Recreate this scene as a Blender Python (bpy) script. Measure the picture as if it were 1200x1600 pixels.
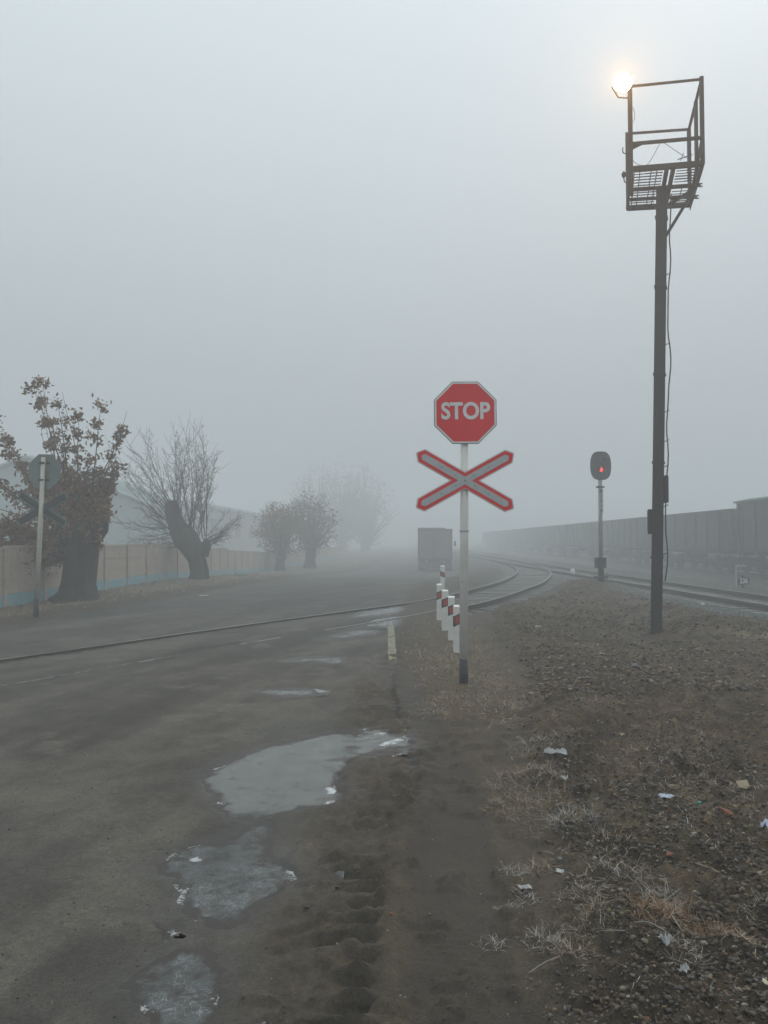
import bpy, math, random
import numpy as np
from mathutils import Vector, Matrix

# ------------------------------------------------------------------ clearing
for _o in list(bpy.data.objects):
    bpy.data.objects.remove(_o, do_unlink=True)
SC = bpy.context.scene
COL = SC.collection
R = math.radians
rnd = random.Random(7)
rng = np.random.default_rng(11)

# ------------------------------------------------------------------ camera
cam_d = bpy.data.cameras.new('camera')
cam = bpy.data.objects.new('camera', cam_d)
COL.objects.link(cam)
cam.location = (0, 0, 1.6)
cam.rotation_euler = (R(90) + math.atan(43 / 1200), 0, 0)
cam_d.sensor_fit = 'VERTICAL'
cam_d.sensor_height = 24
cam_d.lens = 18
cam_d.clip_start = .05
cam_d.clip_end = 3000
SC.camera = cam

# ------------------------------------------------------------------ sky, sun, exposure
SUN_ELEV, SUN_ROT = R(44), R(32)
world = bpy.data.worlds.new('World')
SC.world = world
world.use_nodes = True
wn, wl = world.node_tree.nodes, world.node_tree.links
wn.clear()
w_out = wn.new('ShaderNodeOutputWorld')
w_bg = wn.new('ShaderNodeBackground')
w_bg.inputs['Strength'].default_value = .093
w_sky = wn.new('ShaderNodeTexSky')
w_sky.sky_type = 'NISHITA'
w_sky.sun_disc = False
w_sky.sun_elevation = SUN_ELEV
w_sky.sun_rotation = SUN_ROT
w_sky.air_density = 1.0
w_sky.dust_density = 3.0
w_hsv = wn.new('ShaderNodeHueSaturation')
w_hsv.inputs['Saturation'].default_value = .15
wl.new(w_sky.outputs[0], w_hsv.inputs['Color'])
w_tc = wn.new('ShaderNodeTexCoord')
w_sep = wn.new('ShaderNodeSeparateXYZ')
wl.new(w_tc.outputs['Generated'], w_sep.inputs[0])
w_map = wn.new('ShaderNodeMapRange')          # overcast sky: three times as bright overhead as at the horizon
w_map.inputs['From Min'].default_value = 0
w_map.inputs['From Max'].default_value = 1
w_map.inputs['To Min'].default_value = 3.4
w_map.inputs['To Max'].default_value = 14.2
wl.new(w_sep.outputs['Z'], w_map.inputs['Value'])
w_tint = wn.new('ShaderNodeVectorMath')
w_tint.operation = 'SCALE'
w_tint.inputs[0].default_value = (.875, .985, 1.05)
wl.new(w_map.outputs[0], w_tint.inputs['Scale'])
w_mix = wn.new('ShaderNodeMix')
w_mix.data_type = 'RGBA'
w_mix.inputs[0].default_value = .9
wl.new(w_hsv.outputs[0], w_mix.inputs[6])
wl.new(w_tint.outputs[0], w_mix.inputs[7])
wl.new(w_mix.outputs[2], w_bg.inputs['Color'])
wl.new(w_bg.outputs[0], w_out.inputs['Surface'])

sun_d = bpy.data.lights.new('sun', 'SUN')
sun_d.energy = .55
sun_d.angle = R(45)
sun_d.color = (1, .97, .93)
sun = bpy.data.objects.new('sun', sun_d)
COL.objects.link(sun)
sun.rotation_euler = (R(90) - SUN_ELEV, 0, R(180) - SUN_ROT)
sun.location = (0, 0, 60)

SC.view_settings.view_transform = 'Standard'
SC.view_settings.look = 'None'
SC.view_settings.exposure = 0
SC.view_settings.gamma = 1
SC.view_settings.use_curve_mapping = False
SC.render.engine = 'CYCLES'
SC.cycles.use_denoising = True
SC.cycles.max_bounces = 8
SC.cycles.volume_bounces = 3
SC.cycles.diffuse_bounces = 3
SC.cycles.glossy_bounces = 3
SC.cycles.caustics_reflective = False
SC.cycles.caustics_refractive = False
SC.cycles.sample_clamp_indirect = 6

# ------------------------------------------------------------------ helpers
def tag(o, label=None, cat=None, group=None, kind=None):
    if label: o['label'] = label
    if cat: o['category'] = cat
    if group: o['group'] = group
    if kind: o['kind'] = kind
    return o

def thing(name, loc, label, cat, group=None, rotz=0):
    o = bpy.data.objects.new(name, None)
    o.empty_display_size = .2
    COL.objects.link(o)
    o.location = loc
    o.rotation_euler = (0, 0, rotz)
    return tag(o, label, cat, group)

def link_mesh(name, me, parent=None, loc=None, rot=None, scale=None):
    o = bpy.data.objects.new(name, me)
    COL.objects.link(o)
    if parent is not None: o.parent = parent
    if loc is not None: o.location = loc
    if rot is not None: o.rotation_euler = rot
    if scale is not None: o.scale = scale
    return o

def kids(o):
    return [c for c in bpy.data.objects if c.parent is o]

def copy_tree(o, parent=None):
    c = o.copy()
    COL.objects.link(c)
    c.parent = parent
    for ch in kids(o):
        copy_tree(ch, c)
    return c

class MB:
    """collects boxes, beams, tubes and prisms into one mesh"""
    def __init__(s):
        s.v, s.f, s.m = [], [], []
    def add(s, vs, fs, mi=0):
        b = len(s.v)
        s.v += [tuple(v) for v in vs]
        s.f += [tuple(i + b for i in f) for f in fs]
        s.m += [mi] * len(fs)
    def box(s, c, size, rot=None, mi=0, taper=1.0):
        c = Vector(c); hx, hy, hz = size[0] / 2, size[1] / 2, size[2] / 2
        vs = []
        for z in (-1, 1):
            t = taper if z > 0 else 1
            for x, y in ((-1, -1), (1, -1), (1, 1), (-1, 1)):
                p = Vector((x * hx * t, y * hy * t, z * hz))
                if rot is not None: p = rot @ p
                vs.append(c + p)
        s.add(vs, [(3, 2, 1, 0), (4, 5, 6, 7), (0, 1, 5, 4), (1, 2, 6, 5), (2, 3, 7, 6), (3, 0, 4, 7)], mi)
    def beam(s, p0, p1, w, h, up=(0, 0, 1), mi=0):
        p0, p1 = Vector(p0), Vector(p1)
        d = (p1 - p0); L = d.length; d.normalize()
        u = Vector(up)
        if abs(d.dot(u)) > .98: u = Vector((0, 1, 0))
        sx = d.cross(u).normalized(); uz = sx.cross(d).normalized()
        rot = Matrix((sx, d, uz)).transposed()
        s.box((p0 + p1) / 2, (w, L, h), rot, mi)
    def angle(s, p0, p1, w, t, up=(0, 0, 1), side=1, mi=0):
        """an L section between two points"""
        p0, p1 = Vector(p0), Vector(p1)
        d = (p1 - p0).normalized(); u = Vector(up)
        if abs(d.dot(u)) > .98: u = Vector((0, 1, 0))
        sx = d.cross(u).normalized(); uz = sx.cross(d).normalized()
        o = sx * (w / 2 * side)
        s.beam(p0 + o * .0 - uz * (w / 2 - t / 2), p1 - uz * (w / 2 - t / 2), w, t, u, mi)
        s.beam(p0 - o + sx * side * t / 2 + uz * (t / 2), p1 - o + sx * side * t / 2 + uz * (t / 2), t, w - t, u, mi)
    def tube(s, pts, rad, n=8, mi=0, cap=True):
        pts = [Vector(p) for p in pts]
        if not hasattr(rad, '__len__'): rad = [rad] * len(pts)
        d0 = (pts[1] - pts[0]).normalized()
        u = Vector((0, 0, 1)) if abs(d0.z) < .9 else Vector((1, 0, 0))
        a = d0.cross(u).normalized()
        vs, fs = [], []
        for i, p in enumerate(pts):
            if i == 0: d = pts[1] - pts[0]
            elif i == len(pts) - 1: d = pts[-1] - pts[-2]
            else: d = pts[i + 1] - pts[i - 1]
            d.normalize()
            a = (a - d * a.dot(d))
            a = a.normalized() if a.length > 1e-6 else d.orthogonal().normalized()
            b = d.cross(a)
            for k in range(n):
                t = 2 * math.pi * k / n
                vs.append(p + (a * math.cos(t) + b * math.sin(t)) * rad[i])
        for i in range(len(pts) - 1):
            for k in range(n):
                k2 = (k + 1) % n
                fs.append((i * n + k, i * n + k2, (i + 1) * n + k2, (i + 1) * n + k))
        if cap:
            fs.append(tuple(range(n - 1, -1, -1)))
            fs.append(tuple((len(pts) - 1) * n + k for k in range(n)))
        s.add(vs, fs, mi)
    def prism(s, poly, y0, y1, M=None, mi=0):
        """poly in (x, z), extruded along y; faces -y at y0"""
        n = len(poly)
        vs = [Vector((x, y0, z)) for x, z in poly] + [Vector((x, y1, z)) for x, z in poly]
        if M is not None: vs = [M @ v for v in vs]
        fs = [tuple(range(n)), tuple(range(2 * n - 1, n - 1, -1))]
        for i in range(n):
            j = (i + 1) % n
            fs.append((j, i, i + n, j + n))
        s.add(vs, fs, mi)
    def sweep(s, path, prof, mi=0, cap=True):
        """prof in (side, up) swept along a path that stays level-ish"""
        path = [Vector(p) for p in path]; n = len(prof)
        vs, fs = [], []
        for i, p in enumerate(path):
            d = path[min(i + 1, len(path) - 1)] - path[max(i - 1, 0)]
            d.z = 0; d.normalize()
            sd = Vector((d.y, -d.x, 0))
            for a, b in prof:
                vs.append(p + sd * a + Vector((0, 0, b)))
        for i in range(len(path) - 1):
            for k in range(n):
                k2 = (k + 1) % n
                fs.append((i * n + k, (i + 1) * n + k, (i + 1) * n + k2, i * n + k2))
        if cap:
            fs.append(tuple(range(n)))
            fs.append(tuple((len(path) - 1) * n + k for k in range(n - 1, -1, -1)))
        s.add(vs, fs, mi)
    def mesh(s, name, mats, smooth=False):
        me = bpy.data.meshes.new(name)
        me.from_pydata(s.v, [], s.f)
        for m in (mats if isinstance(mats, (list, tuple)) else [mats]):
            me.materials.append(m)
        if len(set(s.m)) > 1:
            me.polygons.foreach_set('material_index', s.m)
        if smooth:
            me.polygons.foreach_set('use_smooth', [True] * len(me.polygons))
        me.update()
        return me
    def build(s, name, mats, parent=None, smooth=False, loc=None, rot=None, bevel=0):
        o = link_mesh(name, s.mesh(name, mats, smooth), parent, loc, rot)
        if bevel:
            b = o.modifiers.new('bevel', 'BEVEL'); b.width = bevel; b.segments = 2
            b.limit_method = 'ANGLE'; b.angle_limit = R(40)
        return o

def text_mesh(txt, size, depth, mat, offset=0.0, sx=1.0, name='lettering'):
    cu = bpy.data.curves.new(name, 'FONT')
    cu.body = txt; cu.size = size; cu.extrude = depth; cu.offset = offset
    cu.align_x = 'CENTER'; cu.align_y = 'CENTER'
    cu.resolution_u = 6
    o = bpy.data.objects.new(name, cu)
    COL.objects.link(o)
    bpy.context.view_layer.update()
    me = bpy.data.meshes.new_from_object(o.evaluated_get(bpy.context.evaluated_depsgraph_get()))
    bpy.data.objects.remove(o, do_unlink=True)
    me.transform(Matrix.Rotation(R(90), 4, 'X') @ Matrix.Diagonal((sx, 1, 1, 1)))
    me.materials.clear(); me.materials.append(mat)
    me.name = name
    return me

# ------------------------------------------------------------------ noise
def vnoise(x, y, seed=0):
    xi = np.floor(x).astype(np.int64); yi = np.floor(y).astype(np.int64)
    fx = x - xi; fy = y - yi
    fx = fx * fx * fx * (fx * (fx * 6 - 15) + 10); fy = fy * fy * fy * (fy * (fy * 6 - 15) + 10)
    def h(a, b):
        n = (a * 374761393 + b * 668265263 + seed * 1442695041) & 0xffffffff
        n = ((n ^ (n >> 13)) * 1274126177) & 0xffffffff
        n = ((n ^ (n >> 16)) * 2246822519) & 0xffffffff
        return ((n ^ (n >> 15)) & 0xffff) / 32767.5 - 1
    return (h(xi, yi) * (1 - fx) + h(xi + 1, yi) * fx) * (1 - fy) + (h(xi, yi + 1) * (1 - fx) + h(xi + 1, yi + 1) * fx) * fy

def fbm(x, y, freq, octv=4, seed=0, gain=.5):
    a, t, w = 1.0, 0.0, 0.0
    for i in range(octv):
        t = t + a * vnoise(x * freq + 17.3 * i, y * freq - 9.1 * i, seed + i)
        w += a; a *= gain; freq *= 2.03
    return t / w

def sstep(a, b, x):
    t = np.clip((x - a) / (b - a), 0, 1)
    return t * t * (3 - 2 * t)

def poly_line_dist(x, y, P):
    """signed distance (right positive) and arc length to a polyline"""
    best = np.full(x.shape, 1e9); sg = np.zeros(x.shape); arc = np.zeros(x.shape); s0 = 0.0
    for (ax, ay), (bx, by) in zip(P[:-1], P[1:]):
        dx, dy = bx - ax, by - ay; L = math.hypot(dx, dy)
        t = np.clip(((x - ax) * dx + (y - ay) * dy) / (L * L), 0, 1)
        ex, ey = x - (ax + t * dx), y - (ay + t * dy)
        d = np.hypot(ex, ey); m = d < best
        best = np.where(m, d, best)
        sg = np.where(m, np.sign(ex * dy - ey * dx), sg)
        arc = np.where(m, s0 + t * L, arc)
        s0 += L
    return best * sg, arc

def sdf_poly(x, y, P):
    d = np.full(x.shape, 1e9); ins = np.zeros(x.shape, bool); n = len(P)
    for i in range(n):
        ax, ay = P[i]; bx, by = P[(i + 1) % n]
        dx, dy = bx - ax, by - ay
        t = np.clip(((x - ax) * dx + (y - ay) * dy) / (dx * dx + dy * dy + 1e-12), 0, 1)
        d = np.minimum(d, np.hypot(x - ax - t * dx, y - ay - t * dy))
        if abs(dy) > 1e-9:
            c = ((ay > y) != (by > y)) & (x < (bx - ax) * (y - ay) / dy + ax)
            ins ^= c
    return np.where(ins, -d, d)

def catmull(P, n=6, closed=False):
    out = []; m = len(P)
    rng_ = range(m if closed else m - 1)
    for i in rng_:
        g = (lambda k: P[k % m]) if closed else (lambda k: P[min(max(k, 0), m - 1)])
        p0, p1, p2, p3 = g(i - 1), g(i), g(i + 1), g(i + 2)
        for k in range(n):
            t = k / n
            out.append(tuple(.5 * (2 * b + (c - a) * t + (2 * a - 5 * b + 4 * c - d) * t * t + (3 * b - a - 3 * c + d) * t ** 3)
                             for a, b, c, d in zip(p0, p1, p2, p3)))
    if not closed: out.append(tuple(P[-1]))
    return out

# ------------------------------------------------------------------ materials
def new_mat(name):
    m = bpy.data.materials.new(name); m.use_nodes = True
    nt = m.node_tree; nt.nodes.clear()
    out = nt.nodes.new('ShaderNodeOutputMaterial')
    b = nt.nodes.new('ShaderNodeBsdfPrincipled')
    nt.links.new(b.outputs[0], out.inputs['Surface'])
    return m, nt, b

def N(nt, kind, **kw):
    n = nt.nodes.new(kind)
    for k, v in kw.items():
        if k.startswith('i_'):
            key = k[2:].replace('_', ' ')
            n.inputs[int(key) if key.isdigit() else key].default_value = v
        else: setattr(n, k, v)
    return n

def noise(nt, scale, detail=4, rough=.6, coord='Object', stretch=None):
    tc = N(nt, 'ShaderNodeTexCoord')
    n = N(nt, 'ShaderNodeTexNoise'); n.inputs['Scale'].default_value = scale
    n.inputs['Detail'].default_value = detail; n.inputs['Roughness'].default_value = rough
    src = tc.outputs[coord]
    if stretch:
        mp = N(nt, 'ShaderNodeMapping'); mp.inputs['Scale'].default_value = stretch
        nt.links.new(src, mp.inputs[0]); src = mp.outputs[0]
    nt.links.new(src, n.inputs['Vector'])
    return n.outputs['Fac']

def ramp(nt, fac, stops):
    r = N(nt, 'ShaderNodeValToRGB')
    el = r.color_ramp.elements
    while len(el) < len(stops): el.new(.5)
    for e, (p, c) in zip(el, stops):
        e.position = p; e.color = (*c, 1) if len(c) == 3 else c
    nt.links.new(fac, r.inputs[0])
    return r.outputs[0]

def mixc(nt, fac, a, b, blend='MIX'):
    m = N(nt, 'ShaderNodeMix', data_type='RGBA', blend_type=blend)
    for sock, v in ((0, fac), (6, a), (7, b)):
        if hasattr(v, 'links') or hasattr(v, 'is_linked'): nt.links.new(v, m.inputs[sock])
        else: m.inputs[sock].default_value = v if sock == 0 else (*v, 1)
    return m.outputs[2]

def bump(nt, b, h, strength, dist=.02):
    n = N(nt, 'ShaderNodeBump'); n.inputs['Strength'].default_value = strength; n.inputs['Distance'].default_value = dist
    nt.links.new(h, n.inputs['Height']); nt.links.new(n.outputs[0], b.inputs['Normal'])
    return n

def pmat(name, c1, c2, scale=6, rough=.7, metal=0, bmp=.2, bdist=.01, spots=None, spot_scale=25, spot_at=.62, stretch=None, spec=.5, detail=5):
    """two-tone weathered paint, metal or wood with grain and optional spots of dirt or rust"""
    m, nt, b = new_mat(name)
    f = noise(nt, scale, detail, .6, stretch=stretch)
    col = ramp(nt, f, [(.3, c1), (.7, c2)])
    if spots:
        g = noise(nt, spot_scale, 5, .65, stretch=stretch)
        sm = ramp(nt, g, [(spot_at, (0, 0, 0)), (spot_at + .05, (1, 1, 1))])
        col = mixc(nt, sm, col, spots)
    nt.links.new(col, b.inputs['Base Color'])
    b.inputs['Roughness'].default_value = rough; b.inputs['Metallic'].default_value = metal
    b.inputs['Specular IOR Level'].default_value = spec
    if bmp: bump(nt, b, noise(nt, scale * 6, 4, .6, stretch=stretch), bmp, bdist)
    return m

def emat(name, col, strength):
    m, nt, b = new_mat(name)
    b.inputs['Base Color'].default_value = (*col, 1)
    b.inputs['Emission Color'].default_value = (*col, 1)
    b.inputs['Emission Strength'].default_value = strength
    return m

M = {}
M['white_post'] = pmat('white_post_paint', (.66, .65, .60), (.80, .80, .76), 5, .6, spots=(.22, .17, .12), spot_scale=14, spot_at=.68, bmp=.15)
M['black'] = pmat('black_paint', (.016, .017, .019), (.03, .03, .032), 9, .55, spots=(.10, .09, .08), spot_at=.7)
M['red'] = pmat('sign_red', (.68, .006, .012), (.80, .012, .018), 3, .42, spots=(.30, .05, .05), spot_scale=40, spot_at=.7, bmp=.03)
M['sign_white'] = pmat('sign_white', (.68, .68, .67), (.80, .80, .80), 6, .45, spots=(.35, .30, .26), spot_scale=30, spot_at=.7, bmp=.03)
M['sign_grey'] = pmat('reflective_grey', (.40, .42, .43), (.50, .52, .53), 12, .35, spots=(.08, .07, .07), spot_scale=60, spot_at=.72, bmp=.05)
M['zinc'] = pmat('zinc_back', (.10, .135, .13), (.14, .175, .165), 3, .5, metal=.1, bmp=.1)
M['dark_steel'] = pmat('dark_steel', (.011, .011, .011), (.020, .019, .018), 7, .65, metal=.2, spots=(.04, .028, .02), spot_scale=16, spot_at=.6, bmp=.3)
M['brown_steel'] = pmat('brown_steel', (.012, .0115, .011), (.022, .020, .018), 3, .6, metal=.1, spots=(.045, .032, .026), spot_scale=9, spot_at=.62, stretch=(1, 1, .15), bmp=.3)
M['wire'] = pmat('wire_black', (.02, .02, .02), (.03, .03, .03), 5, .6, bmp=0)
M['grey_pipe'] = pmat('grey_pipe', (.20, .22, .21), (.28, .29, .28), 6, .6, spots=(.12, .10, .09), bmp=.1)
M['signal_black'] = pmat('signal_black', (.012, .013, .014), (.022, .023, .024), 5, .6, bmp=.1)
M['rail_side'] = pmat('rail_rust', (.040, .030, .025), (.075, .053, .040), 10, .75, metal=.2, bmp=.3)
M['rail_top'] = pmat('rail_worn', (.10, .097, .093), (.17, .165, .16), 20, .38, metal=.6, stretch=(1, 1, 1), bmp=.05)
M['sleeper'] = pmat('sleeper_wood', (.11, .105, .095), (.19, .18, .165), 14, .85, spots=(.06, .05, .045), spot_scale=20, bmp=.4)
M['fence'] = pmat('fence_concrete', (.35, .285, .235), (.44, .37, .31), 2.2, .85, spots=(.25, .20, .17), spot_scale=7, spot_at=.6, bmp=.25)
M['teal'] = pmat('teal_plinth', (.16, .30, .34), (.22, .38, .41), 3, .75, spots=(.20, .18, .16), spot_scale=9, spot_at=.62, bmp=.2)
M['bark'] = pmat('bark', (.028, .023, .019), (.062, .052, .042), 9, .9, stretch=(1, 1, .3), bmp=.9, bdist=.04)
M['twig'] = pmat('twig_bark', (.055, .046, .042), (.085, .070, .062), 5, .85, bmp=0)
M['wagon'] = pmat('wagon_paint', (.007, .034, .021), (.028, .078, .050), 1.4, .75, spots=(.085, .062, .05), spot_scale=2.5, spot_at=.56, stretch=(1, 1, .35), bmp=.15)
M['wagon_rib'] = pmat('wagon_rib_paint', (.012, .024, .019), (.026, .040, .033), 2, .75, spots=(.08, .055, .042), spot_scale=4, spot_at=.6, bmp=.1)
M['bogie'] = pmat('bogie_grime', (.018, .018, .018), (.035, .032, .03), 6, .8, bmp=.2)
M['truck_box'] = pmat('truck_box', (.14, .14, .13), (.20, .195, .18), 2, .65, spots=(.16, .15, .13), spot_scale=4, spot_at=.6, bmp=.1)
M['truck_dark'] = pmat('truck_chassis', (.05, .058, .058), (.08, .088, .085), 4, .7, bmp=.1)
M['tyre'] = pmat('tyre_rubber', (.02, .02, .02), (.035, .034, .033), 9, .85, bmp=.2)
M['tail_red'] = pmat('tail_light', (.25, .03, .03), (.32, .05, .04), 4, .3, bmp=0)
M['glass'] = pmat('dark_glass', (.03, .035, .04), (.04, .045, .05), 4, .1, bmp=0)
M['roof'] = pmat('metal_roof', (.28, .35, .36), (.34, .41, .42), 1.5, .6, spots=(.16, .13, .11), spot_scale=3, bmp=.1)
M['plaster'] = pmat('plaster', (.30, .38, .39), (.38, .46, .46), 1.2, .85, spots=(.18, .18, .17), spot_scale=3, bmp=.1)
M['plaster_grey'] = pmat('plaster_grey', (.36, .37, .37), (.44, .44, .43), 1.2, .85, spots=(.2, .19, .18), spot_scale=3, bmp=.1)
M['band_black'] = pmat('band_black', (.03, .03, .028), (.05, .048, .045), 8, .6, bmp=.05)
M['reflector'] = pmat('reflector_red', (.40, .022, .018), (.55, .045, .03), 30, .3, bmp=.05)
M['litter_white'] = pmat('litter_white', (.40, .40, .39), (.62, .62, .61), 12, .5, bmp=.3)
M['litter_blue'] = pmat('litter_pale_blue', (.45, .52, .66), (.66, .70, .76), 10, .4, bmp=.3)
M['litter_clear'] = pmat('litter_clouded', (.28, .28, .27), (.40, .40, .39), 8, .3, bmp=.3)
M['litter_yellow'] = pmat('litter_yellow', (.52, .52, .34), (.62, .62, .45), 8, .6, bmp=.2)
M['litter_teal'] = pmat('litter_teal', (.03, .25, .24), (.05, .34, .32), 8, .35, bmp=.1)
M['brick'] = pmat('brick_red', (.20, .075, .04), (.30, .12, .065), 14, .9, spots=(.18, .14, .10), spot_scale=20, bmp=.5)
M['tan_stone'] = pmat('tan_stone', (.27, .225, .14), (.36, .31, .22), 14, .9, spots=(.16, .13, .10), spot_scale=20, bmp=.5)
M['grey_stone'] = pmat('grey_stone', (.13, .135, .13), (.20, .20, .19), 14, .9, bmp=.5)
M['yellow_paint'] = None

def stone_mat(name, per_island):
    m, nt, b = new_mat(name)
    if per_island:
        g = N(nt, 'ShaderNodeNewGeometry'); src = g.outputs['Random Per Island']
    else:
        g = N(nt, 'ShaderNodeObjectInfo'); src = g.outputs['Random']
    c = ramp(nt, src, [(0, (.048, .041, .033)), (.24, (.082, .068, .052)), (.42, (.11, .10, .082)), (.60, (.145, .110, .072)),
                       (.80, (.15, .15, .138)), (.88, (.18, .098, .054)), (.94, (.25, .205, .125)), (1, (.34, .33, .30))])
    n = noise(nt, 30, 4, .7)
    c = mixc(nt, .75, c, ramp(nt, n, [(.25, (.45, .42, .4)), (.75, (1.25, 1.22, 1.2))]), 'MULTIPLY')
    nt.links.new(c, b.inputs['Base Color']); b.inputs['Roughness'].default_value = .85; b.inputs['Specular IOR Level'].default_value = .3
    bump(nt, b, noise(nt, 70, 3, .6), .5, .004)
    return m
M['stone'] = stone_mat('rubble_stone', False)
M['gravel'] = stone_mat('rubble_gravel', True)

def ballast_mat():
    m, nt, b = new_mat('ballast_stone')
    g = N(nt, 'ShaderNodeNewGeometry')
    c = ramp(nt, g.outputs['Random Per Island'], [(0, (.07, .085, .086)), (.6, (.12, .14, .14)), (1, (.2, .215, .21))])
    nt.links.new(c, b.inputs['Base Color']); b.inputs['Roughness'].default_value = .85
    return m
M['ballast'] = ballast_mat()

def leaf_mat(name, stops):
    m, nt, b = new_mat(name)
    g = N(nt, 'ShaderNodeNewGeometry')
    c = ramp(nt, g.outputs['Random Per Island'], stops)
    nt.links.new(c, b.inputs['Base Color']); b.inputs['Roughness'].default_value = .75
    b.inputs['Specular IOR Level'].default_value = .25
    return m
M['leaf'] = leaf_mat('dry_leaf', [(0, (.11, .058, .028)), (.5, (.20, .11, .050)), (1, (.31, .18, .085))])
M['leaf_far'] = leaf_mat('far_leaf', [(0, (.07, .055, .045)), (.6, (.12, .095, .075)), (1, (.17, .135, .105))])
M['straw'] = leaf_mat('frosted_straw', [(0, (.13, .095, .06)), (.45, (.22, .175, .115)), (.8, (.31, .265, .195)), (1, (.46, .44, .40))])
M['straw_rust'] = leaf_mat('rusty_straw', [(0, (.14, .08, .045)), (.5, (.25, .15, .085)), (.85, (.33, .25, .165)), (1, (.46, .42, .36))])
M['frost_straw'] = leaf_mat('white_frosted_stem', [(0, (.17, .15, .115)), (.5, (.27, .25, .215)), (.85, (.38, .37, .345)), (1, (.52, .52, .51))])

def ground_mat(name):
    """albedo comes per vertex from what lies there (asphalt, mud, rubble, straw, ballast); grain and relief from noise"""
    m, nt, b = new_mat(name)
    a = N(nt, 'ShaderNodeAttribute', attribute_name='albedo')
    w = N(nt, 'ShaderNodeAttribute', attribute_name='wet')
    k = N(nt, 'ShaderNodeAttribute', attribute_name='coarse')
    n1 = noise(nt, 3.0, 6, .65); n2 = noise(nt, 55, 5, .7); n3 = noise(nt, 210, 3, .7)
    c = mixc(nt, 1.0, a.outputs['Color'], ramp(nt, n1, [(.25, (.70, .70, .71)), (.75, (1.30, 1.29, 1.27))]), 'MULTIPLY')
    c = mixc(nt, 1.0, c, ramp(nt, n2, [(.25, (.62, .62, .62)), (.75, (1.38, 1.37, 1.36))]), 'MULTIPLY')
    c = mixc(nt, k.outputs['Fac'], c, mixc(nt, 1.0, c, ramp(nt, noise(nt, 16, 6, .75), [(.30, (.50, .49, .48)), (.5, (.95, .95, .95)), (.70, (1.65, 1.6, 1.5))]), 'MULTIPLY'))
    c = mixc(nt, 1.0, c, ramp(nt, n3, [(.3, (.55, .55, .55)), (.64, (1.35, 1.35, 1.35)), (.76, (2.4, 2.3, 2.1))]), 'MULTIPLY')
    nt.links.new(c, b.inputs['Base Color'])
    b.inputs['Specular IOR Level'].default_value = .25
    r = N(nt, 'ShaderNodeMapRange'); r.inputs['To Min'].default_value = .88; r.inputs['To Max'].default_value = .34
    nt.links.new(w.outputs['Fac'], r.inputs['Value']); nt.links.new(r.outputs[0], b.inputs['Roughness'])
    h = N(nt, 'ShaderNodeMath', operation='ADD'); nt.links.new(n2, h.inputs[0]); nt.links.new(n3, h.inputs[1])
    h2 = N(nt, 'ShaderNodeMath', operation='MULTIPLY'); nt.links.new(h.outputs[0], h2.inputs[0]); nt.links.new(k.outputs['Fac'], h2.inputs[1])
    n0 = noise(nt, 13, 6, .72)
    bm0 = N(nt, 'ShaderNodeBump'); bm0.inputs['Distance'].default_value = .012
    nt.links.new(k.outputs['Fac'], bm0.inputs['Strength']); nt.links.new(n0, bm0.inputs['Height'])
    bb = bump(nt, b, h2.outputs[0], .8, .006); nt.links.new(bm0.outputs[0], bb.inputs['Normal'])
    return m
M['ground'] = ground_mat('ground_surface')

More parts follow.
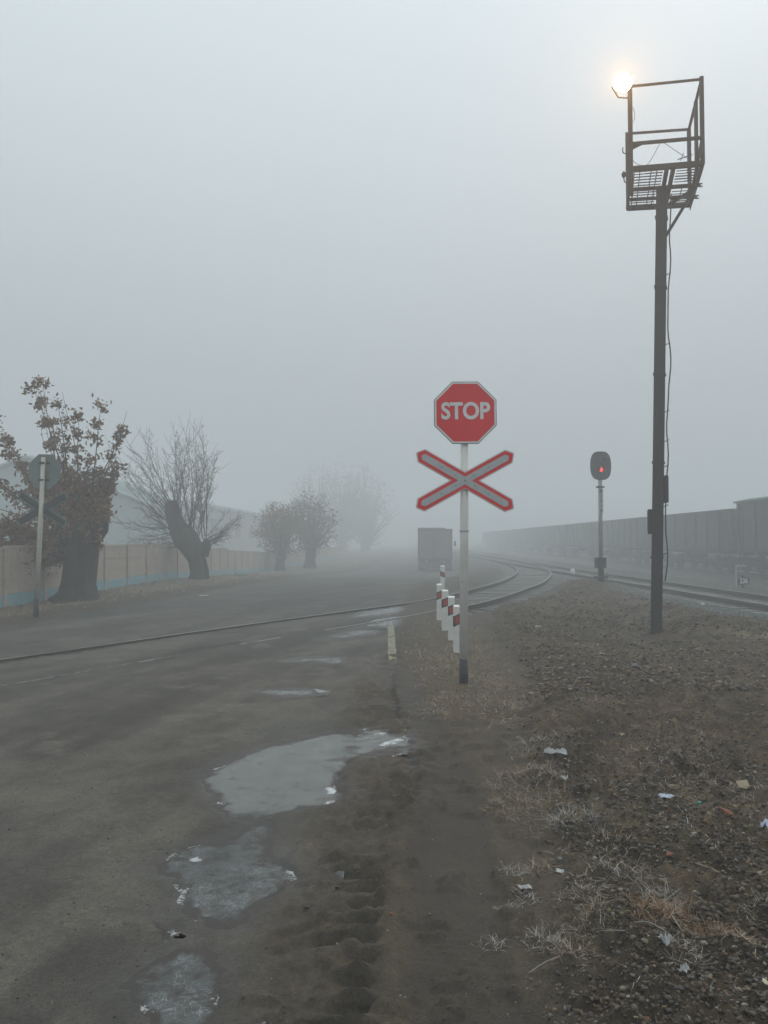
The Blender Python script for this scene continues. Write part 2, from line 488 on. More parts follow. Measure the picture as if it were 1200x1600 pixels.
def ice_mat(name, base, white, white_at, crystal, rough, cover=.1):
    """thin ice over wet mud: mud shows through where the ice is thin or broken"""
    m, nt, b = new_mat(name)
    e = N(nt, 'ShaderNodeAttribute', attribute_name='edge')
    n1 = noise(nt, 5, 5, .6); n2 = noise(nt, 60, 4, .75, stretch=(1, .35, 1)); n3 = noise(nt, 120, 3, .6, stretch=(.3, 1, 1))
    n4 = noise(nt, 75, 5, .75); n5 = noise(nt, 3.2, 2, .5); n6 = noise(nt, 9, 6, .7)
    def add(a, c):
        q = N(nt, 'ShaderNodeMath', operation='ADD')
        for i, v in enumerate((a, c)):
            if hasattr(v, 'is_linked'): nt.links.new(v, q.inputs[i])
            else: q.inputs[i].default_value = v
        return q.outputs[0]
    def mrange(v, a, c, lo, hi):
        q = N(nt, 'ShaderNodeMapRange'); nt.links.new(v, q.inputs['Value'])
        for k_, x_ in (('From Min', a), ('From Max', c), ('To Min', lo), ('To Max', hi)): q.inputs[k_].default_value = x_
        return q.outputs[0]
    c = ramp(nt, n1, [(.3, tuple(x * .78 for x in base)), (.7, tuple(x * 1.15 for x in base))])
    if crystal:
        tc_ = N(nt, 'ShaderNodeTexCoord'); wv = N(nt, 'ShaderNodeTexNoise'); wv.inputs['Scale'].default_value = 14; wv.inputs['Detail'].default_value = 4
        nt.links.new(tc_.outputs['Object'], wv.inputs['Vector'])
        wa = N(nt, 'ShaderNodeVectorMath', operation='MULTIPLY_ADD'); wa.inputs[1].default_value = (.10, .10, .10)
        nt.links.new(wv.outputs['Color'], wa.inputs[0]); nt.links.new(tc_.outputs['Object'], wa.inputs[2])
        vo = N(nt, 'ShaderNodeTexVoronoi', feature='DISTANCE_TO_EDGE'); vo.inputs['Scale'].default_value = 26
        nt.links.new(wa.outputs[0], vo.inputs['Vector'])
        vo2 = N(nt, 'ShaderNodeTexVoronoi', feature='DISTANCE_TO_EDGE'); vo2.inputs['Scale'].default_value = 75
        nt.links.new(wa.outputs[0], vo2.inputs['Vector'])
        n2 = mrange(vo.outputs['Distance'], 0, .05, .66, .40); n3 = add(mrange(vo2.outputs['Distance'], 0, .12, .40, .22), mrange(noise(nt, 180, 4, .8), .35, .75, 0, .34))
        cm = N(nt, 'ShaderNodeMath', operation='MAXIMUM'); nt.links.new(n2, cm.inputs[0]); nt.links.new(n3, cm.inputs[1])
        sp = ramp(nt, add(cm.outputs[0], mrange(n5, .36, .56, -.10, .07)), [(.53, (0, 0, 0)), (.66, (.9, .9, .9))])
        c = mixc(nt, sp, c, tuple(x * .68 for x in white))
    thin = ramp(nt, add(add(n6, mrange(e.outputs['Fac'], 0, .42, 0, .46)), -cover), [(.46, (0, 0, 0)), (.68, (1, 1, 1))])
    c = mixc(nt, thin, c, (.050, .046, .040))
    wm = ramp(nt, add(e.outputs['Fac'], add(n4, mrange(n5, .48, .62, -.40, .08))), [(white_at, (0, 0, 0)), (min(.999, white_at + .10), (.85, .85, .85))])
    fa = N(nt, 'ShaderNodeAttribute', attribute_name='frost')
    fr_ = ramp(nt, add(mrange(fa.outputs['Fac'], 0, 1, -.60, .03), n6), [(.47, (0, 0, 0)), (.60, (1, 1, 1))])
    wmx = N(nt, 'ShaderNodeMath', operation='MAXIMUM'); nt.links.new(wm, wmx.inputs[0]); nt.links.new(fr_, wmx.inputs[1]); wm = wmx.outputs[0]
    c = mixc(nt, wm, c, white)
    nt.links.new(c, b.inputs['Base Color'])
    rr = mixc(nt, thin, (rough,) * 3, (.5,) * 3)
    nt.links.new(mixc(nt, wm, rr, (.55,) * 3), b.inputs['Roughness'])
    b.inputs['IOR'].default_value = 1.31
    bump(nt, b, add(n2, n3), .5 if crystal else .06, .006)
    return m
M['ice'] = ice_mat('milky_ice', (.128, .132, .121), (.56, .59, .60), .90, False, .2, .17)
M['ice_crust'] = ice_mat('crusted_ice', (.085, .096, .095), (.46, .49, .50), .90, True, .30, .10)
M['ice_small'] = ice_mat('thin_ice', (.15, .155, .15), (.45, .47, .48), .88, False, .2, .12)

def paint_mat():
    m, nt, b = new_mat('worn_yellow_paint')
    f = noise(nt, 14, 6, .7)
    c = ramp(nt, f, [(.40, (.10, .095, .075)), (.54, (.25, .23, .14)), (.72, (.36, .33, .21))])
    nt.links.new(c, b.inputs['Base Color']); b.inputs['Roughness'].default_value = .75
    bump(nt, b, noise(nt, 70, 3, .6), .4, .005)
    return m
M['yellow_paint'] = paint_mat()

# ------------------------------------------------------------------ layout of the ground
TRACK1 = catmull([(-15.5, -9.4), (-10.0, .4), (-4.65, 9.25), (-2.05, 13.6), (.48, 17.55), (1.45, 19.1), (2.45, 21.3), (3.78, 24.9), (5.35, 29.5), (7.2, 37), (8.5, 46), (9.1, 57), (9.2, 75), (9.2, 110), (9.2, 160)], 6)
TRACK2 = catmull([(11.2, -15), (10.6, 4), (9.95, 17.5), (9.72, 24), (9.5, 33), (9.25, 44), (9.15, 57), (9.3, 66)], 6)
TRACK3 = [(19.2 + .03 * (y - 38.5), y) for y in range(14, 240, 8)]
MUDTRACK = catmull([(-.2, .2), (-.22, 2.0), (-.23, 2.6), (-.22, 3.5), (-.12, 4.3), (.03, 5.2), (.02, 6.3), (-.08, 7.4), (-.1, 9), (.05, 11)], 5)
MUDTRACK2 = catmull([(.36, .2), (.32, 2.0), (.3, 2.8), (.33, 3.8), (.40, 5.0), (.32, 6.5), (.2, 8.5), (.3, 11)], 5)

def road_left(y): return np.interp(y, [-60, 0, 14.3, 18.5, 23.4, 31, 46.8, 60, 100, 320], [-14, -9.3, -7.0, -6.15, -5.5, -4.7, -3.7, -1.9, 1.0, 12])
def road_right(y): return np.interp(y, [-60, 0, 2.6, 5, 8, 10, 12, 16, 25, 37, 45, 60, 100, 320], [-1.2, -.6, -.42, -.33, -.25, -.1, .1, .35, .95, 2.6, 4.4, 5.9, 7.0, 14])
def gravel_left(y): return np.interp(y, [-10, 2.3, 3.5, 4.9, 6.8, 8, 9.3, 12.2, 18, 22, 30, 60], [.50, .55, .72, .88, 1.25, 1.55, 1.85, 1.95, 2.6, 5.0, 7.0, 10.5])

P1 = catmull([(-1.16, 5.23), (-1.16, 5.52), (-1.05, 5.76), (-.81, 6.12), (-.52, 6.36), (-.27, 6.42), (-.05, 6.55), (.13, 6.4), (.16, 6.12), (0, 5.97), (-.17, 5.8), (-.3, 5.52), (-.33, 5.23), (-.28, 4.9), (-.43, 4.75), (-.57, 4.65), (-.64, 4.56), (-.75, 4.46), (-.9, 4.58), (-1.03, 4.9)], 4, True)
P2 = catmull([(-1.07, 3.85), (-1.0, 4.05), (-.79, 4.19), (-.78, 4.41), (-.64, 4.46), (-.62, 4.17), (-.51, 3.89), (-.36, 3.80), (-.42, 3.62), (-.54, 3.5), (-.58, 3.29), (-.73, 3.32), (-.84, 3.42), (-.94, 3.71)], 4, True)
P3 = catmull([(-.9, 2.84), (-.85, 2.96), (-.75, 3.06), (-.66, 2.98), (-.6, 2.74), (-.54, 2.40), (-.56, 2.2), (-.74, 2.2), (-.80, 2.45), (-.80, 2.7)], 4, True)
SMALL = [[(-1.27, 8.2), (-1.03, 8.27), (-.73, 8.17), (-1.0, 8.03)],
         [(-.77, 12.87), (-.45, 13.5), (-.23, 13.6), (-.28, 13.32), (-.59, 12.87)],
         [(-.61, 16.21), (-.15, 18.2), (.3, 18.4), (.32, 17.3), (-.14, 16.49)],
         [(-1.25, 10.18), (-1.04, 10.51), (-.61, 10.51), (-.67, 10.07), (-.94, 10.28)],
         [(-.15, 14.6), (.1, 15.9), (.30, 15.9), (.12, 14.3)]]
SLIVERS = [[(-.14, 6.40), (.02, 6.62), (.13, 6.60), (.03, 6.44)], [(-.06, 6.12), (.10, 6.34), (.17, 6.26), (.05, 6.08)], [(.08, 5.86), (.15, 5.94), (.14, 5.82)],
           [(-.42, 5.02), (-.34, 5.12), (-.29, 5.00), (-.36, 4.92)], [(-.40, 4.78), (-.29, 4.86), (-.31, 4.74)], [(-.52, 3.80), (-.40, 3.88), (-.34, 3.80), (-.44, 3.74)], [(-.48, 3.58), (-.38, 3.66), (-.39, 3.56)], [(-.27, 3.83), (-.17, 3.93), (-.18, 3.84)], [(-1.02, 3.92), (-.93, 4.04), (-.92, 3.92)]]
PUDDLES = [(P1, -.020, .034), (P2, -.018, .026), (P3, -.018, .026)] + [(catmull(s, 4, True), -.014, .022) for s in SMALL]

def fields(x, y):
    """everything the ground is made of at x, y: height, albedo, wetness, coarseness, zone masks"""
    F = {}
    nb = fbm(x, y, .9, 4, 3); nm = fbm(x, y, 5, 4, 5); nf = fbm(x, y, 22, 3, 9)
    d1, s1 = poly_line_dist(x, y, TRACK1)
    d2, s2 = poly_line_dist(x, y, TRACK2)
    d3, s3 = poly_line_dist(x, y, TRACK3)
    xl, xr, xg = road_left(y), road_right(y), gravel_left(y)
    edge_n = nb * .25 + nm * .10
    onroad = sstep(-.12, .18, (xr - x) + edge_n * .8) * sstep(-.15, .25, (x - xl) + edge_n)
    rubble = sstep(-.15, .25, (x - xg) + edge_n * .9)
    left = sstep(.1, -.5, x - xl + edge_n)
    bed1 = sstep(1.7, 1.35, np.abs(d1)) * sstep(.5, 1.6, x - .05 * y + .3)
    bed2 = sstep(2.2, 1.5, np.abs(d2)) 
    bal2 = sstep(3.3, 2.6, np.abs(d2) + edge_n * 1.2) * sstep(0, 2, y - 5)
    yard = sstep(0, 1.2, x - 10.6 + .02 * y + edge_n) * sstep(4, 8, y)
    bal = np.clip(np.maximum(np.maximum(bed1, bal2), yard), 0, 1)
    tan = np.clip(sstep(.9, .2, np.abs(x - .95 - .05 * (y - 9) + nb * .3) / 1.0) * sstep(6.3, 8.0, y + nm) * sstep(17.5, 14, y), 0, 1) * (1 - onroad)
    # ---- height
    h = nb * .018 * (1 - onroad * .5) + nm * .006
    h = h - .02 * onroad * sstep(2, 0, np.abs(x - xr))
    h = h + left * (.11 + .03 * nb + .02 * nm) 
    far = sstep(30, 45, y)
    h = h - .75 * sstep(24, 58, y) * sstep(-1.6, -4.6, d1)
    rub = rubble * (1 - bal)
    h = h + rub * (.05 + .055 * fbm(x, y, 1.6, 4, 21) + .085 * np.abs(fbm(x, y, 7, 4, 23)) + .050 * np.abs(fbm(x, y, 16, 3, 24)) * sstep(11, 6, y) + .075 * np.maximum(0, fbm(x, y, 3.1, 4, 27) - .12) + .014 * fbm(x, y, 30, 3, 25) * sstep(14, 6, y))
    h = h + rub * .04 * sstep(2.5, 7, x) * sstep(8, 12, y)
    h = h + .24 * np.exp(-(((x - 5.5) / .70) ** 2 + ((y - 12.9) / .8) ** 2)) * (1 + .25 * nm)
    h = h - .09 * np.exp(-(((x - 4.5) / .7) ** 2 + ((y - 12.7) / .9) ** 2))
    h = h + .24 * np.exp(-(((x - 6.9) / 1.3) ** 2 + ((y - 24.4) / 1.3) ** 2))
    h = h - .40 * sstep(12.2, 15.8, x) * sstep(4, 10, y)
    h = h * (1 - bed1 * .8) - bed1 * .155
    h = h * (1 - bed2 * .8) - bed2 * .13
    # flangeway along the rails in the road
    gr = sstep(.10, .05, np.abs(np.abs(d1) - .66)) * onroad
    h = h - .025 * gr
    # tyre prints in the mud
    dm, sm = poly_line_dist(x, y, MUDTRACK)
    jit = fbm(x, y, 2.3, 3, 31)
    env = sstep(.24, .17, np.abs(dm + jit * .05)) * (1 - bal)
    ph = (sm - dm * .35 + np.abs(dm + .03) * .35 + jit * .035 + nm * .010) / .15
    fr = ph - np.floor(ph); lug = 2 * np.where(fr < .22, fr / .22, ((1 - fr) / .78) ** 1.5) - 1.1
    br = sstep(-.35, .25, fbm(x, y, 3.1, 3, 37) + .08) * (.35 + .65 * sstep(-.12, .05, dm))
    h = h + env * (lug * .046 * br + nf * .012 + nm * .010 - .012 + .018 * np.maximum(0, fbm(x, y, 13, 3, 39)))
    h = h + .022 * np.exp(-((np.abs(dm) - .26) / .05) ** 2) * sstep(11, 8, y) * (.6 + nm)
    dm2, sm2 = poly_line_dist(x, y, MUDTRACK2)
    env2 = sstep(.25, .15, np.abs(dm2 + jit * .05)) * sstep(12, 8, y)
    h = h - env2 * .018 + env2 * .004 * np.sin(sm2 / .05 * 2 * math.pi + dm2 * 20) * sstep(-.1, .3, jit)
    crumb = sstep(.12, .5, fbm(x, y, 9, 4, 41)) * (1 - bal) * (1 - onroad) * (1 - left)
    h = h + crumb * .028 * sstep(10, 5, y)
    # puddle hollows
    pud = np.zeros_like(h); F['pud'] = []
    for P, lev, dep in PUDDLES:
        xs_, ys_ = [p[0] for p in P], [p[1] for p in P]
        box = (x > min(xs_) - .5) & (x < max(xs_) + .5) & (y > min(ys_) - .6) & (y < max(ys_) + .6)
        sd = np.full(x.shape, 9.0)
        if box.any(): sd[box] = sdf_poly(x[box], y[box], P)
        sdn = sd + nm * .075 + nf * .035 + jit * .04
        mk = sstep(.10, -.06, sdn)
        h = h * (1 - .78 * mk) - mk * dep
        near = sstep(.22, .0, sdn) * (1 - mk)
        h = h * (1 - near * .5)
        pud = np.maximum(pud, sstep(.25, .0, sdn))
        F['pud'].append(sd)
    F['h'] = h
    # ---- albedo
    def C(r, g, b): return np.array((r, g, b))[None, :]
    col = C(.088, .078, .066) * np.ones((x.size, 1))
    def lay(col, c, m): m = m.reshape(-1, 1); return col * (1 - m) + c * m
    xf = x.ravel; 
    streak = fbm(x * .9 + y * .35, y * .9 - x * .35, 1.2, 5, 51)
    col = lay(col, C(.060, .054, .046), sstep(-.3, .4, nb) * .7)
    rc = lay(C(.078, .074, .066) * np.ones((x.size, 1)), C(.108, .102, .092), sstep(-.1, .45, streak))
    rc = lay(rc, C(.054, .052, .048), sstep(.05, .5, fbm(x, y, .55, 4, 57)))
    u_ = x - .16 * y - .004 * y * y; tr = fbm(u_ * 1.0, y * .10, 2.6, 5, 58)
    rc = lay(rc, C(.125, .118, .105), sstep(.12, .42, tr) * .55)
    rc = lay(rc, C(.046, .043, .039), sstep(-.10, -.42, tr) * .6)
    w_ = x * .53 + y * .85; v_ = x * .85 - y * .53
    rc = lay(rc, C(.120, .112, .098), sstep(.22, .45, fbm(w_ * .12, v_, 2.2, 4, 59)) * .5)
    rc = lay(rc, C(.135, .128, .115), sstep(.38, .52, fbm(x, y, 2.7, 5, 60)) * .6)
    col = lay(col, rc, onroad)
    col = lay(col, C(.042, .039, .035), np.clip(env2 * .8 + env * .15, 0, 1))
    col = lay(col, C(.115, .094, .066), tan * sstep(-.4, .35, nm + .1))
    rcol = lay(C(.108, .088, .068) * np.ones((x.size, 1)), C(.062, .052, .042), sstep(-.1, .45, fbm(x, y, 2.2, 4, 61)))
    rcol = lay(rcol, C(.105, .094, .064), sstep(.1, .5, fbm(x, y, 1.3, 4, 63)) * .8)
    rcol = lay(rcol, C(.150, .135, .11), sstep(.15, .5, fbm(x, y, 3.3, 4, 65)) * .7)
    rcol = lay(rcol, C(.050, .044, .037), sstep(.05, .40, fbm(x, y, 5.1, 4, 67)) * .85)
    col = lay(col, rcol, rubble)
    lcol = lay(C(.165, .145, .115) * np.ones((x.size, 1)), C(.095, .082, .068), sstep(-.1, .5, fbm(x, y, 1.1, 4, 71)))
    kerb = sstep(.8, .1, np.abs(x - xl + .2 + nb * .3))
    col = lay(col, lcol, left)
    col = lay(col, C(.07, .062, .053), kerb * .75)
    col = lay(col, lay(C(.105, .122, .122) * np.ones((x.size, 1)), C(.15, .165, .162), sstep(-.1, .4, nm)), bal * (.85 + 0 * x))
    col = lay(col, C(.085, .098, .095), yard * .8)
    sand = sstep(.5, .1, np.abs((y - 11.6) + .9 * (x - 5.9)) + nm * .3) * sstep(4.9, 5.8, x) * sstep(7.2, 6.4, x)
    col = lay(col, C(.26, .22, .17), sand * .9)
    col = lay(col, C(.050, .049, .046), pud * .75)
    om = onroad.reshape(-1, 1)
    F['albedo'] = col * (om * np.array((.86, .845, .79))[None, :] + (1 - om) * np.array((.76, .70, .585))[None, :])
    F['wet'] = np.clip(pud * .8 + env2 * .35 + env * .35 + onroad * .22 * sstep(-.2, .5, fbm(x, y, .55, 4, 57)), 0, 1)
    F['coarse'] = np.clip(.45 + .55 * rubble + .25 * bal + .2 * env - .10 * onroad - .25 * env2, .1, 1)
    F['zone'] = np.where(bal > .5, 2, np.where(onroad > .5, 1, 0))
    F['rubble'], F['tan'], F['left'], F['bal'], F['onroad'], F['pudm'], F['crumb'] = rub, tan, left, bal, onroad, pud, crumb
    return F

def H(x, y):
    return float(fields(np.array([float(x)]), np.array([float(y)]))['h'][0])

def Hs(x, y):
    return fields(np.asarray(x, float), np.asarray(y, float))

# ---- one sheet of ground, finely divided near the camera, cut into road, ground and track bed
def axis_x():
    c = list(np.arange(-1.4, 2.3, .017))
    a, st = c[-1], .017
    right = []
    while a < 300: st *= 1.032; st = min(st, 12); a += st; right.append(a)
    a, st = c[0], .017
    leftv = []
    while a > -300: st *= 1.032; st = min(st, 12); a -= st; leftv.append(a)
    return np.array(leftv[::-1] + c + right)
def axis_y():
    ys = list(np.linspace(-60, 1.0, 22)) + [1.4, 1.7, 1.95]
    a = 2.1
    while a < 330: ys.append(a); a += max(.0115, min(.0062 * a, 6))
    return np.array(ys)
AX, AY = axis_x(), axis_y()
GX, GY = np.meshgrid(AX, AY)
FD = fields(GX.ravel(), GY.ravel())
nx, ny = len(AX), len(AY)
VERT = np.stack([GX.ravel(), GY.ravel(), FD['h']], 1)
ii = (np.arange(ny - 1)[:, None] * nx + np.arange(nx - 1)[None, :]).ravel()
QUADS = np.stack([ii, ii + 1, ii + 1 + nx, ii + nx], 1)

def sheet(name, quads, verts, attrs, mat):
    used, inv = np.unique(quads.ravel(), return_inverse=True)
    q = inv.reshape(-1, 4)
    me = bpy.data.meshes.new(name)
    me.vertices.add(len(used)); me.vertices.foreach_set('co', verts[used].astype(np.float32).ravel())
    me.loops.add(len(q) * 4); me.loops.foreach_set('vertex_index', q.astype(np.int32).ravel())
    me.polygons.add(len(q)); me.polygons.foreach_set('loop_start', np.arange(0, len(q) * 4, 4, dtype=np.int32))
    me.polygons.foreach_set('use_smooth', np.ones(len(q), bool))
    for an, av in attrs.items():
        if av.ndim == 2:
            at = me.attributes.new(an, 'FLOAT_COLOR', 'POINT')
            at.data.foreach_set('color', np.concatenate([av[used], np.ones((len(used), 1))], 1).astype(np.float32).ravel())
        else:
            at = me.attributes.new(an, 'FLOAT', 'POINT')
            at.data.foreach_set('value', av[used].astype(np.float32))
    me.materials.append(mat)
    me.update(calc_edges=True)
    return link_mesh(name, me)

ATT = {'albedo': FD['albedo'], 'wet': FD['wet'], 'coarse': FD['coarse']}
qz = FD['zone'][QUADS[:, 0]]
for zi, zn in ((0, 'ground'), (1, 'road'), (2, 'track_bed')):
    tag(sheet(zn, QUADS[qz == zi], VERT, ATT, M['ground']), kind='structure')

# ---- frozen puddles lying in the hollows
FROST = np.zeros(len(VERT))
fm = (VERT[:, 0] > -1.6) & (VERT[:, 0] < .6) & (VERT[:, 1] > 2) & (VERT[:, 1] < 7)
for P in SLIVERS:
    fx, fy = VERT[fm, 0], VERT[fm, 1]
    FROST[fm] = np.maximum(FROST[fm], sstep(.06, -.03, sdf_poly(fx, fy, catmull(P, 4, True)) + .03 * fbm(fx, fy, 14, 3, 88)))
for pi, (P, lev, dep) in enumerate(PUDDLES):
    sd = FD['pud'][pi]
    depth = lev - FD['h']
    vmask = (sd < .16) & (depth > -.006)
    qm = vmask[QUADS].any(1) & (sd[QUADS] < .2).all(1)
    if not qm.any(): continue
    edge = np.clip(1 - depth / (.022 if pi == 0 else .018), 0, 1) * .42
    vv = VERT.copy(); vv[:, 2] = lev
    o = sheet('puddle', QUADS[qm], vv, {'edge': edge, 'frost': FROST}, M['ice'] if pi == 0 else M['ice_crust'] if pi < 3 else M['ice_small'])
    tag(o, kind='structure')

# ---- worn yellow stripe on the road edge
def ribbon(name, pts, w, mat, lift=.006, wob=.01):
    mb = MB(); n = len(pts); vs = []; fs = []
    for i, (x, y) in enumerate(pts):
        for k in range(4):
            xx = x + (k / 3 - .5) * w + (rnd.uniform(-wob, wob) if k in (0, 3) else 0)
            vs.append((xx, y))
    hh = Hs([v[0] for v in vs], [v[1] for v in vs])['h']
    vs = [(v[0], v[1], z + lift) for v, z in zip(vs, hh)]
    for i in range(n - 1):
        for k in range(3):
            a = i * 4 + k; fs.append((a, a + 1, a + 5, a + 4))
    mb.add(vs, fs)
    return mb.build(name, mat, smooth=True)
for y0, y1 in ((10.35, 12.75), (12.85, 15.6)):
    o = ribbon('road_marking', [(.115 + .002 * (y - 10), y) for y in np.arange(y0, y1, .1)], .115, M['yellow_paint'])
    tag(o, kind='structure')

# ------------------------------------------------------------------ air
hz = MB(); hz.box((0, 140, 7.2), (640, 480, 18.4))
haze = hz.build('haze', [])
tag(haze, kind='stuff')
hm = bpy.data.materials.new('haze_air'); hm.use_nodes = True
hm.node_tree.nodes.clear()
ho = hm.node_tree.nodes.new('ShaderNodeOutputMaterial'); hv = hm.node_tree.nodes.new('ShaderNodeVolumePrincipled')
hv.inputs['Color'].default_value = (.93, .955, .965, 1)
hv.inputs['Density'].default_value = .0132
hv.inputs['Anisotropy'].default_value = .2
hm.node_tree.links.new(hv.outputs[0], ho.inputs['Volume'])
haze.data.materials.append(hm)

# ------------------------------------------------------------------ railway tracks
RAIL = [(-.065, -.16), (.065, -.16), (.065, -.145), (.012, -.125), (.012, -.045), (.036, -.035), (.036, -.004), (.03, 0), (-.03, 0), (-.036, -.004), (-.036, -.035), (-.012, -.045), (-.012, -.125), (-.065, -.145)]
def offset_path(P, d, z):
    out = []
    for i, p in enumerate(P):
        a = P[max(i - 1, 0)]; b = P[min(i + 1, len(P) - 1)]
        dx, dy = b[0] - a[0], b[1] - a[1]; L = math.hypot(dx, dy)
        zz = z(p) if callable(z) else z
        out.append((p[0] + dy / L * d, p[1] - dx / L * d, zz))
    return out
def resample(P, step, s0, s1):
    out = []; acc = 0; nxt = s0
    for (ax, ay), (bx, by) in zip(P[:-1], P[1:]):
        L = math.hypot(bx - ax, by - ay)
        while nxt <= acc + L and nxt <= s1:
            t = (nxt - acc) / L
            out.append((ax + (bx - ax) * t, ay + (by - ay) * t, math.atan2(by - ay, bx - ax)))
            nxt += step
        acc += L
    return out
def rail_mesh(path):
    mb = MB(); mb.sweep(path, RAIL)
    nf = len(RAIL)
    for i in range(len(mb.f)):
        if i < (len(path) - 1) * nf and (i % nf) == 7: mb.m[i] = 1
    return mb
def sleeper_mesh(seed):
    r = random.Random(seed); mb = MB()
    mb.box((0, 0, -.09), (2.6, .23, .18), None)
    mb.v = [(x + r.uniform(-.03, .03), y + r.uniform(-.012, .012), z + r.uniform(-.006, .006)) for x, y, z in mb.v]
    return mb.mesh('sleeper', M['sleeper'])
SLEEP = [sleeper_mesh(i) for i in range(5)]
def track(P, z_left, z_right, loc, label, sl_from, sl_to, sl_z):
    t = thing('railway_track', (loc[0], loc[1], 0), label, 'railway track')
    inv = Matrix.Translation((-loc[0], -loc[1], 0))
    for d, z in ((-.79, z_left), (.79, z_right)):
        mb = rail_mesh([inv @ Vector(p) for p in offset_path(P, d, z)])
        mb.build('rail', [M['rail_side'], M['rail_top']], t)
    for i, (x, y, a) in enumerate(resample(P, .56, sl_from, sl_to)):
        link_mesh('sleeper', SLEEP[i % 5], t, (x - loc[0], y - loc[1], sl_z + rnd.uniform(-.01, .012)), (0, 0, a + math.pi / 2 + rnd.uniform(-.03, .03)))
    return t
def arc_at(P, y):
    s = 0
    for (ax, ay), (bx, by) in zip(P[:-1], P[1:]):
        if by > y: return s
        s += math.hypot(bx - ax, by - ay)
    return s
track(TRACK1, lambda p: .028, lambda p: -.003 if p[0] < -.5 else min(.028, -.003 + .025 * (p[0] + .5)), (2.5, 21.5), 'rusty single track crossing the muddy road and curving away to the left', arc_at(TRACK1, 17.2), arc_at(TRACK1, 75), -.118)
track(TRACK2, .05, .05, (9.7, 24), 'second track on teal grey ballast beyond the signal post and the tall mast', arc_at(TRACK2, 11), arc_at(TRACK2, 52), -.10)
track(TRACK3, -.21, -.21, (19.4, 45), 'far track carrying the line of standing freight wagons', arc_at(TRACK3, 24), arc_at(TRACK3, 90), -.36)

# ------------------------------------------------------------------ stop sign with crossbuck
def octagon(w):
    r = w / 2; k = r * math.tan(R(22.5))
    return [(-k, -r), (k, -r), (r, -k), (r, k), (k, r), (-k, r), (-r, k), (-r, -k)]
def cross_poly(L, w, a, c):
    """outline of two bars crossing at +-a, half length L, half width w, ends coming to a blunt point"""
    out = []
    def bar_end(th):
        d = Vector((math.cos(th), math.sin(th))); n = Vector((-d.y, d.x))
        return [d * (L - c) - n * w, d * L - n * w * .10, d * L + n * w * .10, d * (L - c) + n * w]
    ang = [a, math.pi - a, math.pi + a, -a]
    inner = [Vector((0, w / math.cos(a))), Vector((-w / math.sin(a), 0)), Vector((0, -w / math.cos(a))), Vector((w / math.sin(a), 0))]
    for th, inn in zip(ang, inner):
        out += bar_end(th); out.append(inn)
    return [tuple(p) for p in out]

